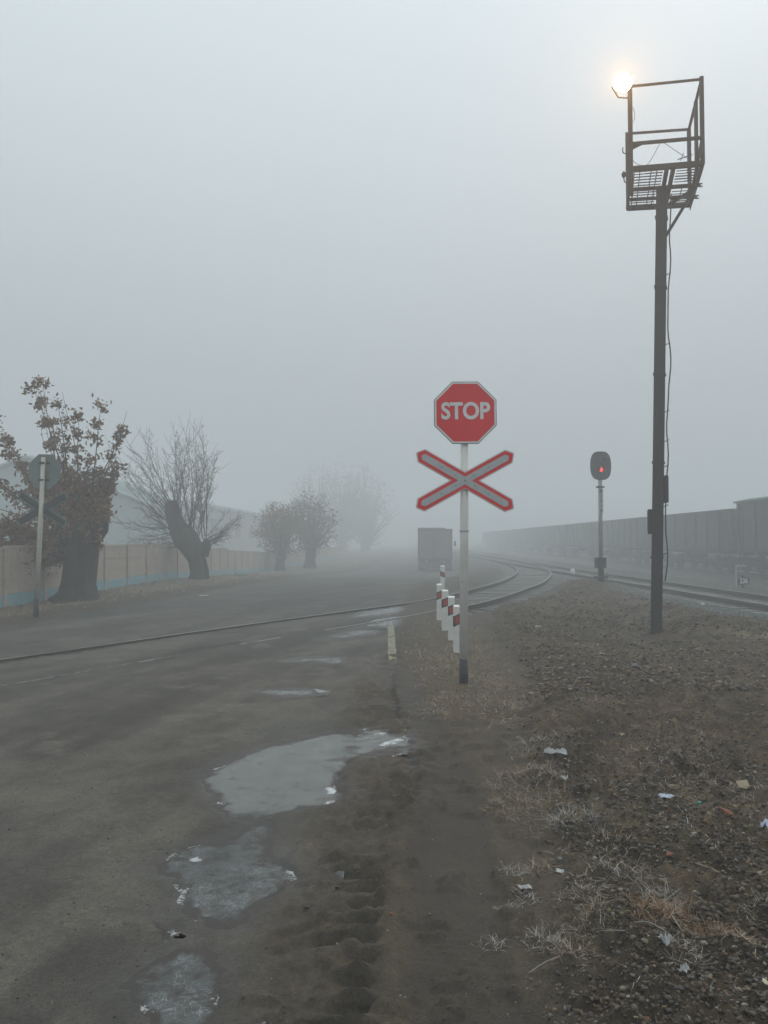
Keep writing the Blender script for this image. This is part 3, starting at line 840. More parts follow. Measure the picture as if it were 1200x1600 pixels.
def crossing_sign(loc, label, lean, front=True, H_=3.36, base_h=.27, yaw=0):
    t = thing('crossing_sign', loc, label, 'road sign', 'stop signs with crossbucks at the level crossing')
    t.rotation_euler = (0, lean, yaw)
    pole = MB(); pole.tube([(0, 0, base_h), (0, 0, 2.0), (0, 0, 2.012), (0, 0, H_ - .06)], [.048, .047, .044, .044], 20)
    po = pole.build('post', M['white_post'] if front else M['post_yellowed'], t, smooth=True)
    bb = MB(); bb.tube([(0, 0, -.15), (0, 0, base_h)], [.051, .050], 20)
    bb.build('post_base', M['black'], po, smooth=True)
    cap = MB(); cap.tube([(0, 0, H_ - .06), (0, 0, H_ - .045)], [.046, .03], 16); cap.build('post_cap', M['white_post'] if front else M['dark_steel'], po)
    for z in (1.68, ):
        c = MB(); c.tube([(0, 0, z), (0, 0, z + .025)], .052, 16); c.build('clamp', M['sign_grey'], po)
    sgn = -1 if front else 1
    Mx = Matrix.Translation((0, 0, H_ - .345)) @ Matrix.Rotation(R(-.8), 4, 'Y')
    # stop plate: folded rim, white border, red face, letters
    pl = MB(); pl.prism(octagon(.700), -.066, -.052, Mx)
    plate = pl.build('stop_plate', M['zinc'], t, bevel=.003)
    b = MB(); b.prism(octagon(.684), -.0685, -.066, Mx); b.build('white_border', M['sign_white'], plate)
    f = MB(); f.prism(octagon(.646), -.0705, -.0685, Mx); f.build('red_face', M['red'], plate)
    lt = text_mesh('STOP', .258, .0008, M['sign_white'], .0080, .88)
    lo = link_mesh('lettering', lt, plate, (0, -.0716, H_ - .335), (0, R(-.8), 0))
    # crossbuck
    zc = H_ - 1.105
    a = R(29.5)
    Mc = Matrix.Translation((0, 0, zc))
    c = MB(); c.prism(cross_poly(.622, .083, a, .062), -.064, -.050, Mc)
    cb = c.build('crossbuck', M['zinc'], t)
    c = MB(); c.prism(cross_poly(.617, .079, a, .059), -.0662, -.064, Mc); c.build('white_edge', M['sign_white'], cb)
    c = MB(); c.prism(cross_poly(.609, .073, a, .055), -.0682, -.0662, Mc); c.build('red_face', M['red'], cb)
    c = MB(); c.prism(cross_poly(.556, .037, a, .027), -.0702, -.0682, Mc); c.build('grey_stripe', M['sign_grey'], cb)
    bolts = MB()
    for sx in (-1, 1):
        for sz in (-1, 1):
            for r_ in (.12, .30):
                x_, z_ = sx * math.cos(a) * r_, zc + sz * math.sin(a) * r_
                bolts.tube([(x_, -.0702, z_), (x_, -.0735, z_)], .006, 8)
    bolts.tube([(0, -.0702, zc), (0, -.075, zc)], .008, 8)
    bolts.build('bolt_heads', M['dark_steel'], cb)
    # channel bars behind the crossbuck arms and brackets behind the plate
    for s_ in (-1, 1):
        ch = MB()
        d = Vector((math.cos(a) * s_, 0, math.sin(a)))
        y_ = -.046 if s_ > 0 else -.036
        ch.beam(Vector((0, y_, zc)) - d * .56, Vector((0, y_, zc)) + d * .56, .008, .105, up=(-math.sin(a) * s_, 0, math.cos(a)))
        if not front:
            n_ = Vector((-math.sin(a) * s_, 0, math.cos(a)))
            for q in (-1, 1):
                ch.beam(Vector((0, y_ + .012, zc)) - d * .56 + n_ * .048 * q, Vector((0, y_ + .012, zc)) + d * .56 + n_ * .048 * q, .02, .008, up=n_)
        ch.build('channel_bar', M['black'], cb)
    for z in (H_ - .52, H_ - .18):
        k = MB(); k.box((0, -.047, z), (.24, .010, .04)); k.box((0, .052, z), (.11, .008, .04))
        k.build('bracket', M['dark_steel'], plate)
    return t
M['post_yellowed'] = pmat('yellowed_post_paint', (.44, .42, .34), (.56, .55, .48), 3, .65, spots=(.22, .16, .09), spot_scale=9, spot_at=.6, bmp=.15)
crossing_sign((.885, 8.6, H(.885, 8.6)), 'red octagonal STOP sign above a red and grey crossbuck, white post facing the viewer', R(.45))
ls = crossing_sign((-6.97, 15.45, H(-6.97, 15.45)), 'crossing sign seen from its grey back in front of the brown leafy tree', R(2.0), front=False, H_=3.27, base_h=.36, yaw=R(-14))
ls.rotation_euler = (0, R(2.6), R(180 - 10))
ls.rotation_euler = (R(0), R(-1.9), R(180 - 8))

# ------------------------------------------------------------------ guide posts
def guide_post(x, y, label, w, h, rotz, slant=1, dmg=False):
    t = thing('guide_post', (x, y, H(x, y)), label, 'guide post', 'white guide posts with red reflectors by the track', rotz)
    mb = MB()
    top = .02
    vs = [(-w / 2, -.05, -.1), (w / 2, -.05, -.1), (w / 2, .05, -.1), (-w / 2, .05, -.1),
          (-w / 2, -.05, h - top), (w / 2, -.05, h - top), (w / 2, .05, h), (-w / 2, .05, h)]
    mb.add(vs, [(3, 2, 1, 0), (4, 5, 6, 7), (0, 1, 5, 4), (1, 2, 6, 5), (2, 3, 7, 6), (3, 0, 4, 7)])
    mb.build('shaft', M['white_post'], t, bevel=.006)
    zb = h * .69; s = .045 * slant
    bd = MB()
    for (z0, z1) in ((zb - .075, zb + .075),):
        bd.prism([(-w / 2 - .002, z0 - s / 2), (w / 2 + .002, z0 + s / 2), (w / 2 + .002, z1 + s / 2), (-w / 2 - .002, z1 - s / 2)], -.0525, -.050)
        bd.prism([(-w / 2 - .002, z0 - s / 2), (w / 2 + .002, z0 + s / 2), (w / 2 + .002, z1 + s / 2), (-w / 2 - .002, z1 - s / 2)], .050, .0525)
        for sx in (-1, 1):
            xx = sx * (w / 2 + .001); zz = sx * s / 2
            bd.box((xx, 0, (z0 + z1) / 2 + zz), (.003, .1, z1 - z0))
    b = bd.build('black_band', M['band_black'], t)
    rf = MB(); q = w * .30
    rf.prism([(-q, zb - .05 - s * .3), (q, zb - .05 + s * .3), (q, zb + .05 + s * .3), (-q, zb + .05 - s * .3)], -.057, -.0525)
    rf.build('reflector', M['reflector'], b, bevel=.002)
    return t
guide_post(1.035, 11.0, 'white guide post half hidden behind the STOP sign post, nearest of its row', .085, .67, R(4))
guide_post(1.075, 12.3, 'white guide post with chipped paint near its foot, second behind the STOP sign post', .105, .70, R(-3))
guide_post(1.085, 13.7, 'white guide post third behind the STOP sign post, between two others', .112, .72, R(2))
guide_post(1.10, 15.3, 'white guide post leftmost and last of the four this side of the rails', .11, .72, R(-2))
guide_post(1.78, 23.4, 'faint white guide post standing alone beyond the rails', .125, .86, R(5), -1)

# a rusty steel stake leaning just behind the sign post
sk = MB(); sk.beam((0, 0, -.1), (.02, .02, 1.12), .05, .012)
so = sk.build('steel_stake', M['rail_side'], None, loc=(.915, 9.15, H(.915, 9.15)))
tag(so, 'rusty steel strip stuck in the ground right behind the STOP sign post', 'stake')

# ------------------------------------------------------------------ mast with lit floodlight
MX, MY = 4.57, 12.95
mz = H(MX, MY)
mast = thing('lighting_mast', (MX, MY, mz), 'tall dark steel mast with a railed platform on top, rising from a rubble mound', 'mast')
LEAN = Vector((.026, .002, 1))
def mp(z, dx=0, dy=0):      # point on the leaning column, relative to the mast foot
    zz = z - mz
    return Vector((LEAN.x * zz + dx, LEAN.y * zz + dy, zz))
yaw = R(-24)
cy_, sy_ = math.cos(yaw), math.sin(yaw)
def rot2(x, y): return (x * cy_ - y * sy_, x * sy_ + y * cy_)
col = MB()
def isect(w, d, tf, tw):
    return [(-w / 2, -d / 2), (w / 2, -d / 2), (w / 2, -d / 2 + tf), (tw / 2, -d / 2 + tf), (tw / 2, d / 2 - tf), (w / 2, d / 2 - tf), (w / 2, d / 2), (-w / 2, d / 2), (-w / 2, d / 2 - tf), (-tw / 2, d / 2 - tf), (-tw / 2, -d / 2 + tf), (-w / 2, -d / 2 + tf)]
def colsec(P, z0, z1, mi=0):
    n = len(P); vs = []
    for z in (z0, z1):
        for x, y in P:
            a, b = rot2(x, y); vs.append(mp(z, a, b))
    fs = [tuple(range(n - 1, -1, -1)), tuple(range(n, 2 * n))] + [(i, (i + 1) % n, (i + 1) % n + n, i + n) for i in range(n)]
    col.add(vs, fs, mi)
colsec(isect(.17, .20, .018, .05), mz - .4, 7.60)
colsec([(-.030, -.112), (.030, -.112), (.030, -.101), (-.030, -.101)], mz - .2, 7.3)
cobj = col.build('column', M['brown_steel'], mast)
for z in (1.3, 2.9, 4.4, 5.9, 7.1):
    b = MB(); a = mp(z); x0, y0 = rot2(.1, 0)
    b.box(a, (.20, .225, .03), Matrix.Rotation(yaw, 3, 'Z')); b.build('collar', M['brown_steel'], cobj)
for (z, dx, dy, sz, nm_) in ((2.45, .125, -.02, (.055, .12, .46), 'junction_box'), (1.90, -.135, -.01, (.05, .12, .42), 'junction_box')):
    b = MB(); b.box(mp(z, dx, dy), sz, Matrix.Rotation(yaw * .3, 3, 'Z'))
    jb = b.build(nm_, M['dark_steel'], mast, bevel=.006)
    b = MB(); b.box(mp(z, dx + (.03 if dx > 0 else -.03), dy), (.006, .10, sz[2] - .05), Matrix.Rotation(yaw * .3, 3, 'Z')); b.build('lid', M['dark_steel'], jb)
# cable strapped to the column, sagging away between its clamps
cl = []
for i in range(41):
    z = .9 + i / 40 * 6.6
    sag = .035 * max(0, math.sin(i * .62)) + .03 * max(0, math.sin(i * .33 + 1)) * (1 if z > 3.6 else .3)
    cl.append(mp(z, .112 + sag, -.05))
b = MB(); b.tube(cl, .011, 6); b.build('cable', M['wire'], mast, smooth=True)
for z in (1.35, 2.15, 2.82, 3.25, 3.75, 4.9, 6.1):
    b = MB(); b.beam(mp(z, .08, -.05), mp(z + .035, .155, -.05), .02, .012); b.build('cable_clamp', M['dark_steel'], mast)

# platform corners (world, then relative to the mast foot)
ZF, ZM, ZT = 7.66, 8.10, 9.06
FL, FR = Vector((4.035, 12.38)), Vector((5.14, 12.18))       # front left, front right
BL, BR = Vector((4.455, 13.85)), Vector((5.54, 13.70))       # back left, back right
def pw(v, z): return Vector((v.x - MX, v.y - MY, z - mz))
def lerp(a, b, t): return a + (b - a) * t
def part_beam(name, a, b, w, h, mat='dark_steel', up=(0, 0, 1), parent=None):
    q = MB(); q.beam(a, b, w, h, up); return q.build(name, M[mat], parent or mast)
def part_angle(name, a, b, w, t=.008, side=1, mat='dark_steel', up=(0, 0, 1)):
    q = MB(); q.angle(a, b, w, t, up, side); return q.build(name, M[mat], mast)
MR = lerp(FR, BR, .42)
# posts
part_angle('rail_post', pw(FL, ZF - .45), pw(FL, ZT + .0), .075, .012, 1, up=(0, 1, 0))
part_angle('rail_post', pw(BL, ZF - .02), pw(BL, ZT), .06, .01, 1, up=(0, 1, 0))
part_angle('rail_post', pw(BR, ZF - .02), pw(BR, ZT), .055, .01, -1, up=(0, 1, 0))
part_angle('rail_post', pw(MR, ZF - .02), pw(MR, ZT), .05, .01, -1, up=(0, 1, 0))
part_angle('rail_post', pw(FR, ZF - .02), pw(FR, ZT + .03), .055, .01, -1, up=(0, 1, 0))
# hand rails: front, back, right side; mid rail on the front
part_angle('hand_rail', pw(FL, ZT), pw(FR, ZT), .045)
part_angle('hand_rail', pw(BL, ZT), pw(BR, ZT), .05)
part_angle('hand_rail', pw(FR, ZT), pw(BR, ZT), .05, side=-1)
part_angle('mid_rail', pw(FL, ZM), pw(FR, ZM), .065)
part_angle('mid_rail', pw(FR, ZM), pw(BR, ZM - .38), .05, side=-1)
q = MB(); q.prism([(-.0, -.13), (.30, .0), (.0, .02)], -.004, .004, Matrix.Translation(pw(FL, ZM)) @ Matrix.Rotation(R(-11), 4, 'Z')); q.build('gusset', M['dark_steel'], mast)
# floor frame
part_beam('floor_beam', pw(FL, ZF), pw(FR, ZF), .06, .085)
part_beam('floor_beam', pw(BL, ZF), pw(BR, ZF), .06, .085)
part_beam('floor_beam', pw(FL, ZF), pw(BL, ZF), .05, .07)
part_beam('floor_beam', pw(FR, ZF), pw(BR, ZF), .05, .07)
part_beam('floor_beam', pw(lerp(FL, BL, .47), ZF - .02), pw(lerp(FR, BR, .47), ZF - .02), .06, .05)
part_beam('floor_beam', pw(lerp(FL, BL, .74), ZF - .02), pw(lerp(FR, BR, .74), ZF - .02), .05, .04)
for t in (.51, .60):       # the two bearers that run out from the column head to the front edge
    part_beam('bearer', pw(lerp(lerp(FL, FR, t), lerp(BL, BR, t), .0), ZF - .03), pw(lerp(lerp(FL, FR, t), lerp(BL, BR, t), 1.02), ZF - .06), .055, .10)
# expanded-metal floor: zigzag strips, some torn away, on the right an open bay with rungs
def zig(rows, t0, t1, u0, u1, seed):
    r = random.Random(seed); g = MB()
    for i in range(rows):
        t = t0 + (t1 - t0) * (i + .5) / rows
        a, c = lerp(lerp(FL, FR, u0), lerp(BL, BR, u0), t), lerp(lerp(FL, FR, u1), lerp(BL, BR, u1), t)
        n = 16; cut = r.choice([0, 0, 0, 4, 7])
        for k in range(cut, n):
            for s in (0, 1):
                p = pw(lerp(a, c, (k + s * .5) / n), ZF + .01) + Vector((.0, .016 * (1 if (k + s) % 2 else -1), 0))
                e = pw(lerp(a, c, (k + s * .5 + .5) / n), ZF + .01) + Vector((.0, .016 * (-1 if (k + s) % 2 else 1), 0))
                g.beam(p, e, .009, .006)
        g.beam(pw(a, ZF + .004), pw(c, ZF + .004), .014, .010)
    return g
for (rows, t0, t1, u0, u1, sd_) in ((6, .03, .45, .02, .47, 1), (7, .50, .97, .02, .42, 2), (6, .03, .42, .66, .98, 3), (4, .76, .97, .66, .98, 4)):
    go = zig(rows, t0, t1, u0, u1, sd_).build('floor_grating', M['dark_steel'], mast)
for t in (.54, .62, .69):
    part_beam('rung', pw(lerp(lerp(FL, FR, .66), lerp(BL, BR, .66), t), ZF), pw(lerp(FR, BR, t), ZF), .012, .012)
part_beam('rung', pw(lerp(lerp(FL, FR, .80), lerp(BL, BR, .80), .48), ZF), pw(lerp(lerp(FL, FR, .80), lerp(BL, BR, .80), .75), ZF), .012, .012)
for u in (.06, .14, .30, .38):
    part_beam('grating_bar', pw(lerp(lerp(FL, FR, u), lerp(BL, BR, u), .02), ZF - .012), pw(lerp(lerp(FL, FR, u), lerp(BL, BR, u), .98), ZF - .012), .014, .014)
# braces
part_beam('brace', mp(6.78, .07, -.02), pw(lerp(FR, BR, .40), ZF - .06), .05, .045)
part_beam('brace', pw(lerp(lerp(FL, FR, .60), lerp(BL, BR, .60), .92), ZF - .06), pw(lerp(FR, BR, .50), ZF - .05), .05, .04)
part_beam('kick_plate', pw(FR, ZF - .02), pw(BR, ZF - .02), .012, .17)
for t, z in ((.45, ZF - .03), (.72, ZF - .05)):
    q = MB(); c = lerp(FR, BR, t)
    q.prism([(0, -.035), (.10, -.035), (.10, -.015), (.075, -.012), (.06, 0), (.075, .012), (.10, .015), (.10, .035), (0, .035)], -.004, .004, Matrix.Translation(pw(c, z)))
    q.build('lug_plate', M['dark_steel'], mast)
# hooks, wires
hk = pw(FL, 8.0)
q = MB(); q.tube([hk + Vector((x, 0, z)) for x, z in ((-.03, .10), (-.035, .0), (-.055, -.055), (-.085, -.075), (-.115, -.055), (-.12, .0), (-.115, .03))], .009, 6); q.build('hook', M['dark_steel'], mast, smooth=True)
hk = pw(FL, 7.50)
q = MB(); q.tube([hk + Vector((x, 0, z)) for x, z in ((-.03, -.02), (-.06, -.06), (-.09, -.05), (-.105, .0), (-.10, .03))], .009, 6)
q.tube([hk + Vector((-.105, 0, z)) for z in (.02, .05, .10, .13)], [.012, .034, .034, .012], 10); q.build('insulator', M['dark_steel'], mast, smooth=True)
w0, w1 = FL, FR
q = MB(); q.tube(catmull([tuple(pw(lerp(FL, FR, t), z) + Vector((0, .05, 0))) for t, z in ((.02, 7.88), (.12, 7.76), (.24, 7.73), (.33, 7.86), (.43, 8.06), (.50, 8.07), (.60, 7.98), (.72, 7.87), (.80, 7.80))], 5), .0045, 5); q.build('loose_wire', M['wire'], mast, smooth=True)
q = MB(); q.tube([pw(FL, z) + Vector((dx, 0, 0)) for dx, z in ((.03, 8.72), (.06, 8.69), (.085, 8.60), (.085, 8.52), (.05, 8.45), (.03, 8.43))], .0045, 5); q.build('loose_wire', M['wire'], mast, smooth=True)
q = MB(); q.beam(pw(lerp(FL, FR, .66), 7.76), pw(lerp(FL, FR, .86), 7.82), .012, .012); q.beam(pw(lerp(FL, FR, .70), 7.74), pw(lerp(FL, FR, .74), 7.86), .01, .01); q.build('twisted_rod', M['dark_steel'], mast)

# the floodlight: a box on a stirrup, lens towards the crossing
fl = thing('floodlight', (3.895, 12.27, 9.05), 'lit warm white floodlight clamped to the left post of the mast platform', 'floodlight')
fd = Vector((-.27, -.80, -.30)).normalized()
fq = fd.to_track_quat('-Y', 'Z').to_matrix()
q = MB(); q.box(fq @ Vector((0, .11, 0)), (.26, .14, .20), fq, taper=1); q.box(fq @ Vector((0, .20, 0)), (.16, .06, .12), fq)
q.box(fq @ Vector((0, .06, -.115)), (.26, .06, .012), fq)
q.tube([fq @ Vector((0, .10, 0)), fq @ Vector((0, .045, 0)), fq @ Vector((0, .03, 0))], [.10, .142, .146], 24)
q.build('housing', M['dark_steel'], fl)
q = MB(); q.tube([(fq @ Vector((0, .03, 0))), (fq @ Vector((0, .0, 0))), (fq @ Vector((0, -.02, 0)))], [.140, .140, .11], 24)
q.build('lens', emat('lamp_glow', (1.0, .80, .48), 45), fl)
q = MB(); q.tube([(.17, .12, -.05), (.10, .10, -.20), (-.05, .08, -.20), (-.16, .05, -.05)], .012, 6); q.build('stirrup', M['dark_steel'], fl, smooth=True)
ld = bpy.data.lights.new('floodlight_beam', 'SPOT'); ld.energy = 600; ld.spot_size = R(150); ld.spot_blend = .9; ld.color = (1.0, .47, .11); ld.shadow_soft_size = .12
lo_ = bpy.data.objects.new('floodlight_beam', ld); COL.objects.link(lo_); lo_.parent = fl; lo_.location = fd * .12; lo_.rotation_euler = fd.to_track_quat('-Z', 'Y').to_euler()

# ------------------------------------------------------------------ railway signal
sx_, sy2 = 6.88, 24.4
sz_ = H(sx_, sy2)
sg = thing('railway_signal', (sx_, sy2, sz_ - .02), 'railway colour light signal showing red, black oval head on a grey pole', 'railway signal', None, R(6))
TOP = 4.42 - sz_
q = MB(); q.tube([(0, 0, .5), (0, 0, TOP - .8)], .062, 14); q.build('pole', M['grey_pipe'], sg, smooth=True)
oval = [(.345 * math.copysign(abs(math.cos(t)) ** .62, math.cos(t)), .455 * math.copysign(abs(math.sin(t)) ** .85, math.sin(t))) for t in [2 * math.pi * i / 40 for i in range(40)]]
q = MB(); q.prism(oval, -.07, -.05, Matrix.Translation((0, 0, TOP - .455))); hd = q.build('background_shield', M['signal_black'], sg, bevel=.004)
q = MB(); q.box((0, .03, TOP - .46), (.28, .16, .60)); q.build('lamp_case', M['signal_black'], sg, bevel=.01)
for z, lit in ((TOP - .30, False), (TOP - .58, True)):
    v = MB(); n = 14
    for i in range(n):                       # hood: the upper two thirds of a tube
        a0, a1 = R(-30 + 240 * i / n), R(-30 + 240 * (i + 1) / n)
        p = [(.10 * math.cos(a), .10 * math.sin(a)) for a in (a0, a1)]
        L = -.28
        v.add([(p[0][0], -.07, z + p[0][1]), (p[1][0], -.07, z + p[1][1]), (p[1][0], L, z + p[1][1] * .95), (p[0][0], L, z + p[0][1] * .95),
               (p[0][0] * .95, -.07, z + p[0][1] * .95), (p[1][0] * .95, -.07, z + p[1][1] * .95), (p[1][0] * .95, L, z + p[1][1] * .9), (p[0][0] * .95, L, z + p[0][1] * .9)],
              [(0, 1, 2, 3), (7, 6, 5, 4), (3, 2, 6, 7), (0, 3, 7, 4), (1, 5, 6, 2)])
    ho_ = v.build('hood', M['signal_black'], hd)
    l = MB(); l.tube([(0, -.07, z), (0, -.082, z)], [.066, .05], 18)
    lens = l.build('lens', emat('red_aspect', (1.0, .04, .03), 2.2) if lit else M['glass'], hd)
q = MB(); q.tube([(0, 0, TOP - .95), (0, 0, TOP - .80)], .05, 12); q.build('neck', M['signal_black'], sg)
q = MB(); q.box((0, 0, TOP - 1.13), (.22, .16, .05)); q.build('clamp', M['signal_black'], sg)
M['plate_grey'] = pmat('number_plate', (.34, .36, .35), (.42, .44, .43), 8, .6, bmp=.05)
for i, ch in enumerate('M2418'):
    z = TOP - 1.27 - i * .155
    q = MB(); q.prism([(-.075, -.072), (.065, -.072), (.065, .072), (-.075, .072)], -.074, -.066, Matrix.Translation((0, 0, z)))
    pl = q.build('number_plate', M['plate_grey'], sg)
    link_mesh('lettering', text_mesh(ch, .165, .001, M['black'], .003, .85), pl, (-.005, -.0755, z))
q = MB(); q.box((-.03, -.03, .60), (.30, .24, .30)); q.box((-.03, -.03, .765), (.33, .27, .03)); q.build('relay_box', M['signal_black'], sg, bevel=.008)
q = MB(); q.tube([(0, 0, -.3), (0, 0, .46)], .095, 14); q.build('pedestal', M['signal_black'], sg, smooth=True)
q = MB(); q.box((0, 0, .16), (.36, .30, .07)); q.build('flange', M['signal_black'], sg, bevel=.006)

# ------------------------------------------------------------------ small trackside signs
x, y = 11.9, 25.5; z = H(x, y)
t = thing('picket_sign', (x, y, z), 'low trackside number sign with pale figures in front of the near wagon', 'number sign', None, R(14))
q = MB(); q.box((0, .02, .15), (.08, .05, .5)); q.build('post', M['dark_steel'], t)
q = MB(); q.box((0, -.01, .22), (.46, .02, .24)); pl = q.build('sign_plate', M['signal_black'], t, bevel=.004)
link_mesh('lettering', text_mesh('236', .235, .002, M['sign_white'], .004, .9), pl, (0, -.0225, .22))
x, y = 12.15, 26.3; z = H(x, y)
t = thing('frame_post', (x, y, z), 'thin pale bent pipe frame standing behind the low number sign', 'pipe frame')
q = MB(); q.tube(catmull([(-.12, 0, -.1), (-.12, 0, .3), (-.12, 0, .62), (-.08, 0, .70), (.05, 0, .71), (.22, 0, .70)], 4), .022, 8); q.build('pipe', M['plate_grey'], t, smooth=True)
x, y = 9.35 * .96, 36.5
x = 8.95; z = H(x, y)
t = thing('marker_post', (x, y, z), 'short white clearance marker post between the converging tracks', 'marker post')
q = MB(); q.tube([(0, 0, -.1), (0, 0, .28), (0, 0, .34)], [.11, .11, .07], 10); q.build('shaft', M['sign_white'], t)
q = MB(); q.tube([(0, 0, -.1), (0, 0, .08)], .125, 10); q.build('base', M['black'], t)

# ------------------------------------------------------------------ freight wagons
def wagon_axes(L): return [(-L / 2 + 1.9), (-L / 2 + 3.75), (L / 2 - 3.75), (L / 2 - 1.9)]
def bogie(parent, yc):
    b = MB()
    for sx in (-1, 1):
        b.beam((sx * 1.02, yc - 1.25, .52), (sx * 1.02, yc + 1.25, .52), .14, .22)
        b.prism([(-.55, .30), (.55, .30), (.35, .78), (-.35, .78)], -.07, .07, Matrix.Translation((sx * 1.02, yc, 0)) @ Matrix.Rotation(R(90), 4, 'Z'))
        for s in (-1, 1): b.box((sx * 1.02, yc + s * .93, .48), (.2, .3, .3))
    b.box((0, yc, .72), (2.2, .45, .25))
    o = b.build('bogie', M['bogie'], parent)
    for s in (-1, 1):
        for sx in (-1, 1):
            w = MB(); w.tube([(sx * .72, yc + s * .93, .475), (sx * .75, yc + s * .93, .475), (sx * .86, yc + s * .93, .475)], [.50, .475, .475], 20)
            w.build('wheel', M['bogie'], o)
        a = MB(); a.tube([(-.9, yc + s * .93, .475), (.9, yc + s * .93, .475)], .08, 10); a.build('axle', M['bogie'], o)

def gondola(name, loc, label, L, z0, z1, bays, covered=False):
    t = thing(name, loc, label, 'freight wagon', 'freight wagons standing in a line')
    W = 3.0
    f = MB(); f.box((0, 0, z0 + .06), (W - .1, L - .02, .12)); f.box((0, 0, z0 - .16), (.45, L + .3, .32))
    for k in range(bays + 1): f.box((0, -L / 2 + .06 + (L - .12) * k / bays, z0 - .10), (W - .15, .14, .18))
    f.build('underframe', M['bogie'], t)
    for sx in (-1, 1):
        for k in range(bays):
            y0, y1 = -L / 2 + L * k / bays + .055, -L / 2 + L * (k + 1) / bays - .055
            p = MB(); zc = (z0 + z1) / 2
            p.box((sx * (W / 2 - .03), (y0 + y1) / 2, zc), (.03, y1 - y0, z1 - z0))
            # pressed stiffening corrugations
            for j in range(2):
                zz = z0 + (z1 - z0) * (j + 1) / 3
                p.beam((sx * (W / 2 - .012), y0 + .12, zz), (sx * (W / 2 - .012), y1 - .12, zz), .025, .16)
            p.build('side_panel', M['wagon'], t)
        for k in range(bays + 1):
            yy = -L / 2 + L * k / bays
            yy = min(max(yy, -L / 2 + .07), L / 2 - .07)
            p = MB(); p.box((sx * (W / 2 + .015), yy, (z0 + z1) / 2 - .1), (.13, .14, z1 - z0 + .2)); p.build('rib', M['wagon_rib'], t)
        p = MB(); p.box((sx * (W / 2 + .01), 0, z1 + .05), (.16, L, .12)); p.build('top_rail', M['wagon_rib'], t)
        p = MB(); p.box((sx * (W / 2 + .0), 0, z0 - .02), (.11, L, .20)); p.build('side_sill', M['wagon_rib'], t)
        for k in range(bays):     # hatch latches under the sill
            if k % 2 == 0: continue
    for s in (-1, 1):
        e = MB(); e.box((0, s * (L / 2 - .03), (z0 + z1) / 2), (W - .12, .05, z1 - z0))
        for zz in (.25, .5, .75): e.box((0, s * (L / 2 + .03), z0 + (z1 - z0) * zz), (W - .2, .08, .14))
        e.box((0, s * (L / 2), z1 + .05), (W - .1, .14, .12))
        e.build('end_wall', M['wagon'], t)
        ld_ = MB()
        yl = s * (L / 2 - .55)
        for q_ in (-.2, .2): ld_.beam((-W / 2 - .11, yl + q_, z0 - .5), (-W / 2 - .11, yl + q_, z1 - .1), .03, .03)
        n = 8
        for i in range(n): ld_.beam((-W / 2 - .11, yl - .2, z0 - .4 + (z1 - z0 + .2) * i / (n - 1)), (-W / 2 - .11, yl + .2, z0 - .4 + (z1 - z0 + .2) * i / (n - 1)), .025, .025)
        ld_.build('ladder', M['wagon_rib'], t)
        c = MB(); c.box((0, s * (L / 2 + .33), z0 - .18), (.28, .55, .26)); c.box((0, s * (L / 2 + .14), z0 - .14), (2.4, .1, .22)); c.build('coupler', M['bogie'], t)
        st = MB(); st.beam((-W / 2 - .05, s * (L / 2 - .35), z0 - .1), (-W / 2 - .05, s * (L / 2 - .35), z0 - .75), .03, .03); st.beam((-W / 2 - .05, s * (L / 2 - .75), z0 - .1), (-W / 2 - .05, s * (L / 2 - .75), z0 - .75), .03, .03); st.beam((-W / 2 - .05, s * (L / 2 - .35), z0 - .75), (-W / 2 - .05, s * (L / 2 - .75), z0 - .75), .05, .03)
        st.build('step', M['wagon_rib'], t)
        bogie(t, s * (L / 2 - 2.8))
    br = MB(); br.tube([(-.9, -1.2, z0 - .45), (-.9, .6, z0 - .45)], .2, 12); br.box((-.8, 1.5, z0 - .45), (.4, .7, .35)); br.build('brake_gear', M['bogie'], t)
    if covered:
        r_ = MB(); pr = [(-W / 2 - .14, z1 + .06), (W / 2 + .14, z1 + .06), (W / 2 + .14, z1 + .14), (W / 2 * .6, z1 + .30), (0, z1 + .36), (-W / 2 * .6, z1 + .30), (-W / 2 - .14, z1 + .14)]
        r_.prism(pr, -L / 2 - .22, L / 2 + .22); r_.build('roof', M['wagon'], t)
    return t
def lane(y): return 19.2 + .03 * (y - 38.5)
ang = -math.atan(.03)
WZ = -.21
g0 = gondola('gondola_wagon', (lane(45.6), 45.6, WZ), 'open freight wagon coupled behind the taller covered one', 13.3, 1.32, 3.27, 8)
g0.rotation_euler = (0, 0, ang)
far_names = ['open freight wagon second behind the tall covered one', 'open freight wagon third behind the tall covered one, faint in fog', 'open freight wagon fourth in the line behind the tall one, paler', 'open freight wagon fifth in the line, almost lost in fog', 'open freight wagon sixth in the line, only a shadow in fog', 'open freight wagon seventh in the line, nearly invisible in fog', 'open freight wagon eighth in the line, a pale hint in fog', 'open freight wagon last and faintest of the visible line']
for i, nm_ in enumerate(far_names):
    c = copy_tree(g0); yy = 45.6 + 14.5 * (i + 1)
    c.location = (lane(yy), yy, WZ); c['label'] = nm_
cw = gondola('covered_wagon', (lane(31.6), 31.6, WZ), 'taller covered freight wagon with roof eaves at the right edge of the view', 13.4, 1.32, 3.56, 7, True)
cw.rotation_euler = (0, 0, ang)

